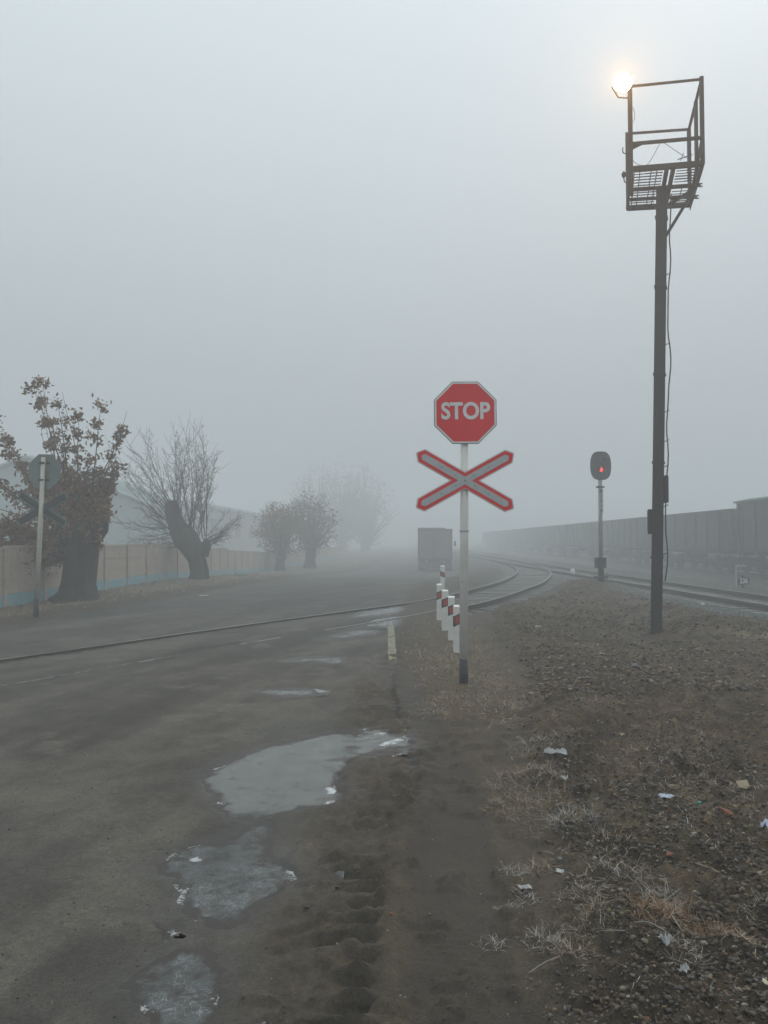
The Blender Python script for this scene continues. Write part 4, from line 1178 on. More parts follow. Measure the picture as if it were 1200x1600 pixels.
bk = MB(); prof = [(-3.2, -.3), (-2.2, .55), (-1.2, 1.25), (-.2, 1.6), (2.5, 1.7), (6, 1.5), (6, -.3)]  # added dark bank that blocks the bright fog showing under the wagons
bk.sweep([(26.0 + .03 * (y - 38) + .5 * math.sin(y * .21), y, .15 * math.sin(y * .37)) for y in range(22, 250, 3)], prof)
M['dark_bank'] = pmat('dark_bank_tone', (.04, .037, .03), (.07, .064, .05), .8, .9, bmp=.5, bdist=.1)
tag(bk.build('added_dark_bank', M['dark_bank'], None, True), kind='structure')

# ------------------------------------------------------------------ truck on the road in the fog
TY = 56.0
tx = 3.72
tz = H(tx, TY)
tk = thing('box_truck', (tx, TY, tz), 'pale box truck seen from behind, fading into the fog on the road', 'truck', None, R(-4))
W, HB = 2.0, 1.95
q = MB(); q.box((0, 1.9, .72 + HB / 2), (W, 3.8, HB)); bx = q.build('box_body', M['truck_box'], tk, bevel=.02)
q = MB()
q.box((0, -.012, .72 + HB - .07), (W + .02, .05, .14)); q.box((0, -.012, .78), (W + .02, .05, .12))
for s in (-1, 1): q.box((s * (W / 2 - .045), -.012, .72 + HB / 2), (.09, .05, HB))
q.build('door_frame', M['truck_dark'], bx)
for s in (-1, 1):
    q = MB(); q.box((s * .445, -.02, .72 + HB / 2), (.87, .03, HB - .28))
    for j in range(7): q.box((s * .445, -.04, .95 + j * .235), (.80, .02, .03))
    d_ = q.build('rear_door', M['truck_box'], bx)
    h_ = MB(); h_.tube([(s * .10, -.06, .85), (s * .10, -.06, .62 + HB)], .014, 6); h_.build('lock_bar', M['truck_dark'], d_)
q = MB(); q.box((-.2, 1.9, .72 + HB + .03), (W * .8, 3.6, .08)); q.build('roof_skin', M['truck_box'], bx)
q = MB(); q.box((0, 4.55, 1.20), (1.85, 1.3, 1.35), taper=.9); cb_ = q.build('cab', M['truck_box'], tk, bevel=.05)
for s in (1,):
    q = MB(); q.box((s * 1.26, 4.7, 1.72), (.13, .06, .34)); q.beam((s * .9, 4.7, 1.6), (s * 1.16, 4.7, 1.62), .03, .03); q.build('mirror', M['signal_black'], cb_)
q = MB(); q.box((0, 2.4, .58), (.9, 5.0, .2)); q.box((0, .02, .50), (1.9, .1, .16)); q.build('chassis', M['truck_dark'], tk)
q = MB(); q.box((0, -.02, .36), (1.8, .06, .30)); q.build('mud_flap', M['truck_dark'], tk)
for y_ in (1.1, 4.4):
    for s in (-1, 1):
        q = MB(); q.tube([(s * .62, y_, .34), (s * .66, y_, .34), (s * .94, y_, .34), (s * .98, y_, .34)], [.30, .35, .35, .30], 20); wh = q.build('wheel', M['tyre'], tk)
        q = MB(); q.tube([(s * .92, y_, .34), (s * .985, y_, .34)], [.2, .17], 14); q.build('rim', M['truck_dark'], wh)
for s in (-1, 1):
    q = MB(); q.box((s * .82, -.05, .56), (.22, .04, .1)); q.build('tail_light', M['tail_red'], tk)
q = MB(); q.box((0, -.045, .55), (.5, .012, .12)); q.build('number_plate', M['plate_grey'], tk)
tk.scale = (1.25, 1.25, 1.17)

# ------------------------------------------------------------------ fence and buildings on the left
FENCE = catmull([(-8.55, 9.0), (-8.42, 16.8), (-8.35, 32), (-8.3, 50), (-7.8, 62), (-6.6, 80), (-5, 100)], 8)
fp = resample(FENCE, 2.0, 0, 88)
fn = thing('concrete_fence', (-8.4, 16.8, 0), 'beige concrete panel fence with a teal painted plinth along the verge', 'fence')
for i in range(len(fp) - 1):
    (x0, y0, _), (x1, y1, _) = fp[i], fp[i + 1]
    zb = H((x0 + x1) / 2, (y0 + y1) / 2) - .02
    base = Vector((-8.4, 16.8, 0))
    d = Vector((x1 - x0, y1 - y0, 0)); L = d.length; d.normalize()
    nrm = Vector((d.y, -d.x, 0))
    c0, c1 = Vector((x0, y0, 0)) - base + d * .06, Vector((x1, y1, 0)) - base - d * .06
    jz = rnd.uniform(-.015, .015)
    p = MB(); p.beam(c0 + Vector((0, 0, zb + .80 + jz)), c1 + Vector((0, 0, zb + .80 + jz)), .06, 1.02)
    for zz in (.62, .96): p.beam(c0 + nrm * .034 + Vector((0, 0, zb + zz)), c1 + nrm * .034 + Vector((0, 0, zb + zz)), .02, .03)
    p.build('panel', M['fence'], fn)
    p = MB(); p.beam(c0 + Vector((0, 0, zb + .13)), c1 + Vector((0, 0, zb + .13)), .10, .31); p.build('plinth', M['teal'], fn)
    p = MB(); q0 = Vector((x0, y0, 0)) - base; p.box(q0 + nrm * .02 + Vector((0, 0, zb + .66)), (.11, .13, 1.36), Matrix.Rotation(math.atan2(d.y, d.x) - math.pi / 2, 3, 'Z')); p.build('post', M['fence'], fn)
    p = MB(); p.beam(c0 + Vector((0, 0, zb + 1.345 + jz)), c1 + Vector((0, 0, zb + 1.345 + jz)), .10, .05); p.build('coping', M['fence'], fn)

def building(name, loc, rotz, label, w, l, eave, ridge, wall, roof, win):
    t = thing(name, loc, label, 'building', None, rotz)
    p = MB(); p.prism([(-w / 2, 0), (w / 2, 0), (w / 2, eave), (0, ridge - .05), (-w / 2, eave)], 0, l); wl_ = p.build('wall', M[wall], t)
    p = MB()
    for s in (-1, 1):
        a = Vector((s * (w / 2 + .3), 0, eave - .3 * (ridge - eave) / (w / 2) + .03)); b_ = Vector((0, 0, ridge + .03))
        n_ = Vector((-(b_ - a).z, 0, (b_ - a).x)).normalized() * .07
        if n_.z < 0: n_ = -n_
        vs = []
        for y_ in (-.35, l + .35):
            for q_ in (a, b_, b_ + n_, a + n_): vs.append(q_ + Vector((0, y_, 0)))
        p.add(vs, [(0, 1, 2, 3), (7, 6, 5, 4), (0, 4, 5, 1), (1, 5, 6, 2), (2, 6, 7, 3), (3, 7, 4, 0)])
    # standing seams
    for s in (-1, 1):
        for k in range(int(l / .9)):
            y_ = .3 + k * .9
            p.beam((s * (w / 2 + .28), y_, eave - .25 * (ridge - eave) / (w / 2) + .13), (0, y_, ridge + .13), .04, .04)
    p.build('roof', M[roof], t)
    for (face, a, z, ww, hh) in win:
        f = MB(); g_ = MB()
        if face == 'front':
            f.box((a, -.02, z), (ww + .16, .1, hh + .16)); g_.box((a, -.075, z), (ww, .02, hh)); g_.box((a, -.09, z), (.05, .02, hh))
        else:
            f.box((w / 2 + .02, a, z), (.1, ww + .16, hh + .16)); g_.box((w / 2 + .075, a, z), (.02, ww, hh)); g_.box((w / 2 + .09, a, z), (.02, .05, hh))
        wo = f.build('window', M['plaster_grey'], t); g_.build('pane', M['glass'], wo)
    return t
wh_ = building('warehouse', (-26.9, 58, -.7), R(4), 'low teal grey gabled shed behind the fence, half hidden by the leafy tree', 10.6, 16, 2.5, 4.6, 'plaster', 'roof', [('front', -2.6, 1.9, 1.1, .9), ('front', 2.2, 1.9, 1.1, .9), ('side', 4, 1.6, 1.2, .8), ('side', 9, 1.6, 1.2, .8)])
wh_.scale = (1.84,) * 3
sh_ = building('shed', (-24.5, 85, -.7), R(-4), 'long pale grey building fading into fog behind the fence', 8.5, 16, 3.3, 4.1, 'plaster_grey', 'roof', [('front', 2.4, 2.1, 1.2, 1.0), ('front', -.4, 2.1, 1.2, 1.0), ('side', 3, 2.0, 1.4, 1.0), ('side', 7, 2.0, 1.4, 1.0), ('side', 11, 2.0, 1.4, 1.0)])
sh_.scale = (1.65,) * 3

# ------------------------------------------------------------------ trees
def bent(p, d, L, n, r, wob, up=.0):
    pts = [Vector(p)]; d = Vector(d).normalized()
    for i in range(n):
        d = (d + Vector((r.gauss(0, wob), r.gauss(0, wob), r.gauss(0, wob) + up))).normalized()
        pts.append(pts[-1] + d * (L / n))
    return pts
def leaves_at(mb, p, n, spread, size, r):
    for _ in range(n):
        c = p + Vector((r.gauss(0, spread), r.gauss(0, spread), r.gauss(0, spread) - spread * .3))
        a = Vector((r.gauss(0, 1), r.gauss(0, 1), r.gauss(0, 1))).normalized()
        b = a.orthogonal().normalized(); b = (b * math.cos(r.uniform(0, 6)) + a.cross(b) * math.sin(r.uniform(0, 6)))
        s = size * r.uniform(.6, 1.3)
        k = a.cross(b) * s * .25
        mb.add([c - b * s * .5, c + a * s * .32 + k, c + b * s * .55, c - a * s * .32 + k], [(0, 1, 2), (0, 2, 3)])
def knobbly(mb, pts, rad, r, n=14, amp=.18, mi=0):
    b = len(mb.v); mb.tube(pts, rad, n, mi)
    cen = [Vector(p) for p in pts]
    for i in range(len(pts)):
        for k in range(n):
            j = b + i * n + k
            v = Vector(mb.v[j]); o = v - cen[i]
            f = 1 + amp * (math.sin(k * 2 * math.pi / n * 5 + i * .5) * .5 + r.uniform(-1, 1) * .6)
            mb.v[j] = tuple(cen[i] + o * f)

def tree_leafy(loc):
    r = random.Random(4)
    t = thing('pollard_tree', loc, 'thick pollarded tree with brown dry leaves behind the grey sign back', 'tree')
    tr = MB()
    knobbly(tr, [(-.04, 0, -.25), (-.02, 0, .02), (0, 0, .18), (.02, 0, .45), (.06, 0, .85), (.10, 0, 1.25), (.12, 0, 1.6), (.10, 0, 1.85), (.08, 0, 2.02)], [.72, .60, .47, .39, .36, .38, .44, .42, .22], r, 26, .15)
    knobbly(tr, [(.25, -.05, 1.3), (.45, -.08, 1.62), (.60, -.1, 1.82), (.68, -.1, 1.95)], [.22, .20, .21, .12], r, 12, .15)
    knobbly(tr, [(-.1, -.1, 1.4), (-.30, -.12, 1.75), (-.38, -.14, 1.98)], [.24, .2, .12], r, 12, .15)
    tr.build('trunk', M['bark'], t, smooth=True)
    br, lv = MB(), MB()
    shoots = []
    for i in range(15):                      # tall shoots, the tallest leaning slightly left
        a = r.uniform(-1, 1)
        shoots.append((Vector((r.uniform(-.35, .35), r.uniform(-.2, .2), r.uniform(1.7, 1.95))), Vector((a * .75 - .10, r.uniform(-.35, .35), 1.0)), r.uniform(.7, 1.4)))
    long_ = [(-.15, -.33, 1, 3.75), (-.1, -.26, 1, 3.5), (.0, -.13, 1, 3.2), (.05, -.08, 1, 2.7), (-.3, -.62, 1, 3.0), (-.3, -.95, .8, 2.7), (.15, .17, 1, 2.95), (.2, .24, 1, 2.5), (.35, .30, 1, 1.6), (-.3, -1, .45, 2.5), (-.3, -1, .2, 2.3)]
    for x_, dx_, dz_, L_ in long_:
        shoots.append((Vector((x_, r.uniform(-.1, .1), 1.9 - abs(x_) * .3)), Vector((dx_, r.uniform(-.08, .08), dz_)), L_))
    for dx_, L_ in ((.55, 3.0), (-.12, 3.3), (-.5, 3.2), (-.75, 2.9)):      # leafless whips
        br.tube(bent((.1, 0, 1.9), (dx_, .1, 1), L_, 8, r, .05, .02), [.016 - .0015 * i for i in range(9)], 4)
    for i in range(10):                      # low drooping shoots on the left
        shoots.append((Vector((-.25, r.uniform(-.2, .2), r.uniform(1.0, 1.7))), Vector((-1, r.uniform(-.5, .5), r.uniform(-.25, .45))), r.uniform(1.2, 2.5)))
    for i in range(3):
        shoots.append((Vector((.35, r.uniform(-.2, .2), r.uniform(1.7, 1.95))), Vector((.6, r.uniform(-.4, .4), r.uniform(.5, .9))), r.uniform(.4, .7)))
    for p, d, L in shoots:
        pts = bent(p, d, L, 7, r, .06, .02)
        br.tube(pts, [.030 - .0036 * i for i in range(8)], 5)
        bare = r.random() < .04
        for i, q in enumerate(pts[1:], 1):
            if bare: break
            dens = 24 if i > 1 else 12
            for s_ in range(2):
                e = bent(q, Vector((r.gauss(0, 1), r.gauss(0, 1), r.gauss(.5, .6))), r.uniform(.08, .24), 3, r, .15)
                br.tube(e, [.008, .006, .005, .004], 3, cap=False)
                leaves_at(lv, e[-1], dens // 2, .075, .115, r); leaves_at(lv, e[-2], dens // 3, .06, .11, r)
            leaves_at(lv, q, 12, .08, .11, r)
    for _ in range(140):                      # leaf mass round the pollard head and down its left side
        c = Vector((r.gauss(-.42, .62), r.gauss(-.1, .4), r.gauss(1.75, .55)))
        if c.z > .75 and not (c.z < 1.4 and c.x > -.25): leaves_at(lv, c, 14, .11, .11, r)
    br.build('branches', M['twig'], t, smooth=True)
    lv.build('crown', M['leaf'], t)
    return t
tree_leafy((-7.52, 18.9, H(-7.52, 18.9)))

def tree_bare(loc):
    r = random.Random(12)
    t = thing('pollard_tree', loc, 'bare pollarded tree with a leaning trunk and a fan of thin twigs', 'tree')
    tr = MB()
    spine = [(.02, 0, -.25), (.0, 0, .02), (-.03, 0, .3), (-.10, 0, .75), (-.28, 0, 1.15), (-.55, 0, 1.55), (-.80, 0, 1.95), (-.98, 0, 2.4), (-1.08, 0, 2.85), (-1.10, 0, 3.05)]
    knobbly(tr, spine, [.44, .36, .29, .31, .42, .44, .34, .28, .27, .20], r, 22, .17)
    knobbly(tr, [(.15, 0, .9), (.28, 0, 1.3), (.30, .02, 1.55)], [.2, .2, .1], r, 12, .16)
    tr.tube([(.36, .02, -.1), (.34, 0, .35), (.22, 0, .75), (.02, 0, 1.05)], [.05, .06, .07, .08], 8)
    tr.build('trunk', M['bark'], t, smooth=True)
    br, lv = MB(), MB()
    roots = []
    for i in range(26): roots.append((Vector((r.uniform(-.75, .3), r.uniform(-.15, .15), r.uniform(1.35, 2.0))), Vector((r.uniform(-.42, .50), r.uniform(-.5, .5), 1)), r.uniform(2.2, 4.1)))
    for i in range(22): roots.append((Vector((r.uniform(-1.15, -.85), r.uniform(-.2, .2), r.uniform(2.1, 2.95))), Vector((r.uniform(-1.2, .25), r.uniform(-.5, .5), r.uniform(.35, 1.1))), r.uniform(1.8, 3.4)))
    for i in range(20): roots.append((Vector((r.uniform(-.9, -.3), r.uniform(-.2, .2), r.uniform(1.2, 2.1))), Vector((-1, r.uniform(-.5, .5), r.uniform(-.35, .45))), r.uniform(1.2, 2.6)))
    for i in range(14): roots.append((Vector((r.uniform(.1, .35), r.uniform(-.2, .2), r.uniform(1.2, 1.6))), Vector((1, r.uniform(-.5, .5), r.uniform(-.05, .7))), r.uniform(.5, 1.9)))
    for p, d, L in roots:
        pts = bent(p, d, L, 8, r, .075, .035)
        r0 = .013 + .007 * L / 3
        br.tube(pts, [r0 * (1 - .10 * i) for i in range(9)], 4, cap=False)
        for i in range(2, 9):
            for _ in range(r.choice((1, 2, 2))):
                dd = (pts[i] - pts[i - 1]).normalized()
                e = bent(pts[i], dd + Vector((r.gauss(0, .5), r.gauss(0, .5), r.gauss(.05, .35))), r.uniform(.25, .95) * (L / 3), 4, r, .09, .03)
                br.tube(e, [.0085, .0075, .0065, .0055, .0045], 3, cap=False)
                if r.random() < .7:
                    e2 = bent(e[2], (e[2] - e[1]) + Vector((r.gauss(0, .12), r.gauss(0, .12), r.gauss(.02, .1))), r.uniform(.2, .5), 3, r, .1)
                    br.tube(e2, [.0065, .0055, .005, .004], 3, cap=False)
                if r.random() < .35 and e[-1].z > 3.2: leaves_at(lv, e[-1], 2, .05, .06, r)
    br.build('twigs', M['twig'], t, smooth=True)
    lv.build('last_leaves', M['leaf'], t)
tree_bare((-7.22, 30.0, H(-7.22, 30.0)))

def tree_round(name, seed, hgt, rad, trunk, nclump, leaf, mat, size=.14):
    r = random.Random(seed)
    t = thing(name, (0, 0, 0), '', 'tree')
    tr = MB(); knobbly(tr, [(0, 0, -.2), (.02, 0, .1), (.0, 0, trunk * .5), (.05, 0, trunk), (.03, 0, trunk + (hgt - trunk) * .45)], [rad * .30, rad * .22, rad * .17, rad * .19, rad * .06], r, 12, .12)
    tr.build('trunk', M['bark'], t, smooth=True)
    br, lv = MB(), MB(); zc = (hgt + trunk) / 2
    for i in range(nclump):
        u = Vector((r.gauss(0, 1), r.gauss(0, 1), r.gauss(0, 1))).normalized() * (r.random() ** .45)
        c = Vector((u.x * rad, u.y * rad, zc + u.z * (hgt - trunk) * .56))
        if i % 5 == 0:
            pts = bent((0, 0, trunk * .9), c - Vector((0, 0, trunk * .9)), (c - Vector((0, 0, trunk * .9))).length * 1.06, 5, r, .08)
            br.tube(pts, [.045 * rad, .035 * rad, .026 * rad, .018 * rad, .012 * rad, .007 * rad], 4, cap=False)
        leaves_at(lv, c, leaf, rad * .10, size, r)
    br.build('branches', M['twig'], t, smooth=True)
    lv.build('crown', M[mat], t)
    return t
t3 = tree_round('small_tree', 21, 3.35, 1.25, .85, 300, 11, 'leaf', .12)
t3.scale = (1.42,) * 3; t3.location = (-7.3, 54, H(-7.3, 54)); t3['label'] = 'small round tree with brown leaves at the end of the visible fence'
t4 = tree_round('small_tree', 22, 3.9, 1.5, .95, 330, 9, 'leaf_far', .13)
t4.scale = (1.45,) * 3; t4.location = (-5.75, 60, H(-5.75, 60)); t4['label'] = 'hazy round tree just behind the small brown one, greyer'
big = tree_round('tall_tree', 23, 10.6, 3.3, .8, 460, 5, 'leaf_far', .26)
big['group'] = 'tall trees lost in the fog'
spots = [(-11.2, 130, 1.36, 'tall tree dissolving in fog behind the two small round trees'), (-7.4, 136, 1.46, 'tall tree deep in fog left of the truck, middle of its clump'), (-3.4, 142, 1.48, 'tall tree deepest in fog left of the truck, nearest to it')]
for i, (x, y, s, lb) in enumerate(spots):
    c = big if i == 0 else copy_tree(big)
    c.location = (x, y, H(x, y)); c.rotation_euler = (0, 0, i * 2.1); c.scale = (s, s, s); c['label'] = lb

# ------------------------------------------------------------------ stones, gravel, straw, litter
def stone_mesh(seed, mat):
    r = random.Random(seed)
    import bmesh
    bm = bmesh.new()
    for i in range(11):
        u = Vector((r.gauss(0, 1), r.gauss(0, 1), r.gauss(0, 1))).normalized()
        bm.verts.new((u.x * r.uniform(.8, 1.1), u.y * r.uniform(.6, .95), u.z * r.uniform(.45, .7)))
    res = bmesh.ops.convex_hull(bm, input=bm.verts)
    for v in [v for v in bm.verts if not v.link_faces]: bm.verts.remove(v)
    me = bpy.data.meshes.new('stone'); bm.to_mesh(me); bm.free()
    me.materials.append(mat)
    return me
STONES = [stone_mesh(100 + i, M['stone']) for i in range(12)]
def mesh_arrays(me):
    me.calc_loop_triangles()
    v = np.zeros(len(me.vertices) * 3, np.float32); me.vertices.foreach_get('co', v)
    f = np.zeros(len(me.loop_triangles) * 3, np.int32); me.loop_triangles.foreach_get('vertices', f)
    return v.reshape(-1, 3), f.reshape(-1, 3)
SA = [mesh_arrays(m) for m in STONES]

def in_view(y, lo=-.56, hi=.56):
    return lo * y, hi * y
def scatter_points(n, y0, y1, mask_fn, power=1.0):
    """random points, as many per square of picture near as far"""
    xs, ys = [], []
    while len(xs) < n:
        k = 20000
        u = rng.random(k)
        y = 1 / ((1 / y0) * (1 - u) + (1 / y1) * u) if power == 1.0 else y0 + (y1 - y0) * u ** power
        x = (rng.random(k) * 2 - 1) * .58 * y
        F = fields(x, y)
        m = mask_fn(F, x, y)
        keep = rng.random(k) < m
        xs += list(x[keep]); ys += list(y[keep])
    xs, ys = np.array(xs[:n]), np.array(ys[:n])
    return xs, ys, fields(xs, ys)['h']
def stone_stuff(name, n, y0, y1, mask, smin, smax, mat, exp=2.5, sink=.25, px=None, kind='stuff'):
    xs, ys, hs = scatter_points(n, y0, y1, mask)
    V, Fc = [], []; off = 0
    for i in range(n):
        v, f = SA[i % len(SA)]
        s = smin + (smax - smin) * rng.random() ** exp
        s *= min(1.0, .35 + .65 * ys[i] / 4.6)
        if px: s = max(s, px * ys[i])
        a = rng.random() * 6.283; c, sn = math.cos(a), math.sin(a)
        w = v * s
        V.append(np.stack([w[:, 0] * c - w[:, 1] * sn + xs[i], w[:, 0] * sn + w[:, 1] * c + ys[i], w[:, 2] + hs[i] + s * sink], 1))
        Fc.append(f + off); off += len(v)
    V = np.concatenate(V).astype(np.float32); Fc = np.concatenate(Fc).astype(np.int32)
    me = bpy.data.meshes.new(name)
    me.vertices.add(len(V)); me.vertices.foreach_set('co', V.ravel())
    me.loops.add(len(Fc) * 3); me.loops.foreach_set('vertex_index', Fc.ravel())
    me.polygons.add(len(Fc)); me.polygons.foreach_set('loop_start', np.arange(0, len(Fc) * 3, 3, dtype=np.int32))
    me.materials.append(mat); me.update(calc_edges=True)
    o = link_mesh(name, me); tag(o, kind=kind)
    return o
def nopud(F): return (1 - F['pudm'])
stone_stuff('gravel', 12000, 7.5, 27, lambda F, x, y: F['rubble'] * (1 - F['bal']) * (.25 + .75 * (fbm(x, y, 1.1, 3, 78) > -.05)), .010, .040, M['gravel'], 2.4, .1, .0013)
stone_stuff('gravel', 27000, 2.2, 14, lambda F, x, y: F['rubble'] * (.35 + .65 * (fbm(x, y, 1.7, 3, 77) > -.05)), .003, .021, M['gravel'], 2.6, .05, .0012)
stone_stuff('gravel', 6000, 2.2, 11, lambda F, x, y: nopud(F) * (1 - F['rubble']) * (.25 + .75 * F['crumb'] + .3 * F['onroad'] * (fbm(x, y, 1.2, 3, 79) > .1)), .002, .009, M['gravel'], 3, .1)
stone_stuff('ballast', 9000, 10, 48, lambda F, x, y: F['bal'] * (x < 13), .018, .038, M['ballast'], 1.0, .2)

# single stones, the largest in the picture
def stone_class(name, c1, c2): return pmat(name, c1, c2, 22, .88, bmp=.5, bdist=.004, spec=.3)
SCL = [('dark brown', stone_class('stone_dark', (.045, .038, .031), (.082, .069, .055)), .42), ('brown', stone_class('stone_brown', (.060, .046, .032), (.10, .078, .055)), .25),
       ('grey', stone_class('stone_grey', (.075, .075, .070), (.12, .12, .11)), .16), ('reddish', stone_class('stone_red', (.10, .050, .028), (.16, .085, .048)), .10), ('pale tan', stone_class('stone_tan', (.15, .125, .08), (.23, .20, .135)), .07)]
SCM = [[stone_mesh(400 + 10 * k + i, m) for i in range(4)] for k, (_, m, _) in enumerate(SCL)]
NEAR = [((1.20, 5.42), 'the crumpled white plastic strip'), ((1.65, 4.54), 'the pale blue wrapper'), ((.85, 3.76), 'the torn white paper scrap'), ((1.03, 2.85), 'the small crumpled white bag'), ((1.32, 2.66), 'the pale yellow card'),
        ((2.02, 4.10), 'the crumpled bluish wrapper'), ((1.38, 3.75), 'the orange brick lump'), ((1.15, 3.1), 'the rusty orange straw heap'), ((1.86, 4.25), 'the orange red stone chip'), ((2.2, 4.76), 'the large tan stone'), ((1.02, 4.22), 'the spiky straw tuft'),
        ((1.16, 5.85), 'the frosty grey straw tuft'), ((1.85, 6.0), 'the tan lump in mid rubble'), ((2.91, 10.34), 'the white paper ball'), ((3.0, 9.2), 'the lone grey stone'), ((2.15, 8.1), 'the arched pale stem'), ((4.0, 8.5), 'the right edge before the mast mound'), ((1.5, 3.6), 'the thick grey stick'), ((3.0, 6.5), 'the right edge of the mid rubble'), ((1.9, 7.2), 'the STOP post, on its right'), ((.82, 3.09), 'the small straw tuft')]
PLACE = ['above', 'below', 'left of', 'right of']
xs, ys, hs = scatter_points(280, 2.35, 9.5, lambda F, x, y: F['rubble'] * (x > .6) * (fbm(x, y, .9, 3, 83) > -.25))
for i in range(280):
    s_ = .006 + .024 * rng.random() ** 2.2 + .0018 * ys[i]
    s_ *= min(1.0, ys[i] / 4.4)
    u = rng.random(); k = 0
    while u > SCL[k][2] and k < 4: u -= SCL[k][2]; k += 1
    o = link_mesh('stone', SCM[k][i % 4], None, (xs[i], ys[i], hs[i] + s_ * .2), (rng.uniform(-.3, .3), rng.uniform(-.3, .3), rng.uniform(0, 6.28)), (s_, s_, s_ * rng.uniform(.7, 1.1)))
    j = min(range(len(NEAR)), key=lambda q_: (NEAR[q_][0][0] - xs[i]) ** 2 + .5 * (NEAR[q_][0][1] - ys[i]) ** 2)
    dx, dy = xs[i] - NEAR[j][0][0], ys[i] - NEAR[j][0][1]
    side = ('right of' if dx > 0 else 'left of') if abs(dx) > .6 * abs(dy) else ('above' if dy > 0 else 'below')
    size = 'small' if s_ / ys[i] < .0055 else 'larger'
    near_ = NEAR[j][1]
    lb = '%s %s stone on the rubble %s %s' % (size, SCL[k][0], side, near_)
    if near_.startswith('the right edge') or near_.startswith('the STOP'): lb = '%s %s stone on the rubble by %s' % (size, SCL[k][0], near_)
    tag(o, lb, 'stone', 'loose stones on the rubble verge')
def own_stone(x, y, s, mat, label, seed, flat=1.0):
    me = stone_mesh(seed, M[mat])
    o = link_mesh('stone', me, None, (x, y, H(x, y) + s * .28), (rnd.uniform(-.2, .2), rnd.uniform(-.2, .2), rnd.uniform(0, 6)), (s, s, s * flat))
    tag(o, label, 'stone')
own_stone(2.20, 4.76, .055, 'tan_stone', 'large tan stone near the right edge, beside a round grey one', 301)
own_stone(2.26, 4.45, .045, 'grey_stone', 'round grey stone below the large tan stone', 302)
own_stone(1.86, 4.25, .050, 'brick', 'flat orange red stone chip on the rubble below the tan stone', 303, .5)
own_stone(1.78, 4.78, .045, 'tan_stone', 'tan stone on the rubble above the pale blue wrapper', 304)
own_stone(1.38, 3.75, .032, 'brick', 'orange brick lump in the lower rubble', 305, 1.1)
own_stone(2.03, 4.07, .055, 'grey_stone', 'big blue grey stone by the right edge next to a crumpled wrapper', 306, .7)
own_stone(1.22, 2.97, .032, 'grey_stone', 'grey stone low on the right between rusty straw and the edge', 307)
own_stone(1.36, 3.06, .026, 'tan_stone', 'small yellowish stone right of the rusty straw clump', 308)
own_stone(.03, 3.30, .013, 'brick', 'lone reddish brown pebble on the tyre printed mud', 309)
own_stone(1.85, 6.0, .05, 'tan_stone', 'tan lump in the middle of the rubble field', 310)
own_stone(3.0, 9.2, .06, 'grey_stone', 'grey stone on the rubble in front of the mast', 311)
for (x, y, s, lb) in ((-8.55 * .83, 26.5, .22, 'dark boulder on the verge between the two big trees'), (-7.6, 25.6, .16, 'low dark stone on the verge left of the boulder'), (-6.6, 35.0, .24, 'dark stone on the verge right of the bare tree'), (-6.5, 39.5, .2, 'dark stone on the far verge beside the teal bottle')):
    own_stone(x, y, s, 'grey_stone', lb, rnd.randrange(999))

def blade(mb, p, d, L, w, bend, r):
    d = Vector(d).normalized(); sd = d.cross(Vector((0, 0, 1)))
    sd = sd.normalized() if sd.length > .01 else Vector((1, 0, 0))
    k = Vector((r.gauss(0, 1), r.gauss(0, 1), r.gauss(-.4, .6))) * bend
    a, b, c = p, p + d * L * .5 + k * L * .12, p + d * L + k * L * .5
    mb.add([a - sd * w, a + sd * w, b + sd * w * .8, b - sd * w * .8, c], [(0, 1, 2, 3), (3, 2, 4)])
def tuft(x, y, n, rad, hgt, mat, label, seed, aspect=1.0, rot=0.0, curl=.6):
    r = random.Random(seed); mb = MB(); z0 = H(x, y)
    pts = []
    for i in range(n):
        a, q = r.uniform(0, 6.283), rad * math.sqrt(r.random())
        px, py = math.cos(a) * q, math.sin(a) * q * aspect
        px, py = px * math.cos(rot) - py * math.sin(rot), px * math.sin(rot) + py * math.cos(rot)
        pts.append((px, py))
    hz_ = Hs([x + p[0] for p in pts], [y + p[1] for p in pts])['h']
    for (px, py), hh in zip(pts, hz_):
        fall = 1 - .6 * min(1, math.hypot(px, py) / rad)
        d = Vector((r.gauss(0, 1) + px / rad * .7, r.gauss(0, 1) + py / rad * .7, r.uniform(.15, 1.1)))
        p = Vector((px, py, hh - z0 - .003 + r.random() * hgt * .35 * fall))
        L = hgt * r.uniform(.5, 1.3)
        blade(mb, p, d, L, r.uniform(.0009, .0017), curl, r)
        if r.random() < .6:
            blade(mb, p + d.normalized() * L * .5, d + Vector((r.gauss(0, .9), r.gauss(0, .9), r.gauss(0, .5))), L * .5, .001, curl, r)
    o = mb.build('dry_grass_tuft', M[mat], None, loc=(x, y, z0))
    tag(o, label, 'dry grass', None)
tuft(.94, 5.02, 520, .26, .085, 'straw', 'widest pale straw patch at the edge of the mud, below the white scraps', 1, 1.2)
tuft(.80, 4.60, 260, .20, .07, 'straw', 'low straw patch spreading just below the widest one', 2)
tuft(1.02, 4.22, 240, .13, .08, 'frost_straw', 'spiky pale straw tuft below the straw patches', 3)
tuft(1.16, 5.85, 220, .22, .07, 'frost_straw', 'frosty grey straw tuft above the white plastic strip', 4)
tuft(1.10, 3.12, 420, .13, .075, 'straw_rust', 'rusty orange straw heap low on the right, left half', 5, .7, .3)
tuft(1.25, 3.00, 300, .13, .05, 'straw_rust', 'rusty straw heap trailing to the right edge side', 6, .35, -.45)
tuft(1.16, 3.24, 130, .08, .07, 'frost_straw', 'white frosted sprig behind the rusty straw heap', 7)
tuft(.82, 3.09, 170, .07, .06, 'straw', 'small straw tuft left of the rusty heap', 8)
tuft(.62, 3.73, 60, .06, .06, 'frost_straw', 'frosted sprig alone on the dark mud, leftmost of two', 9)
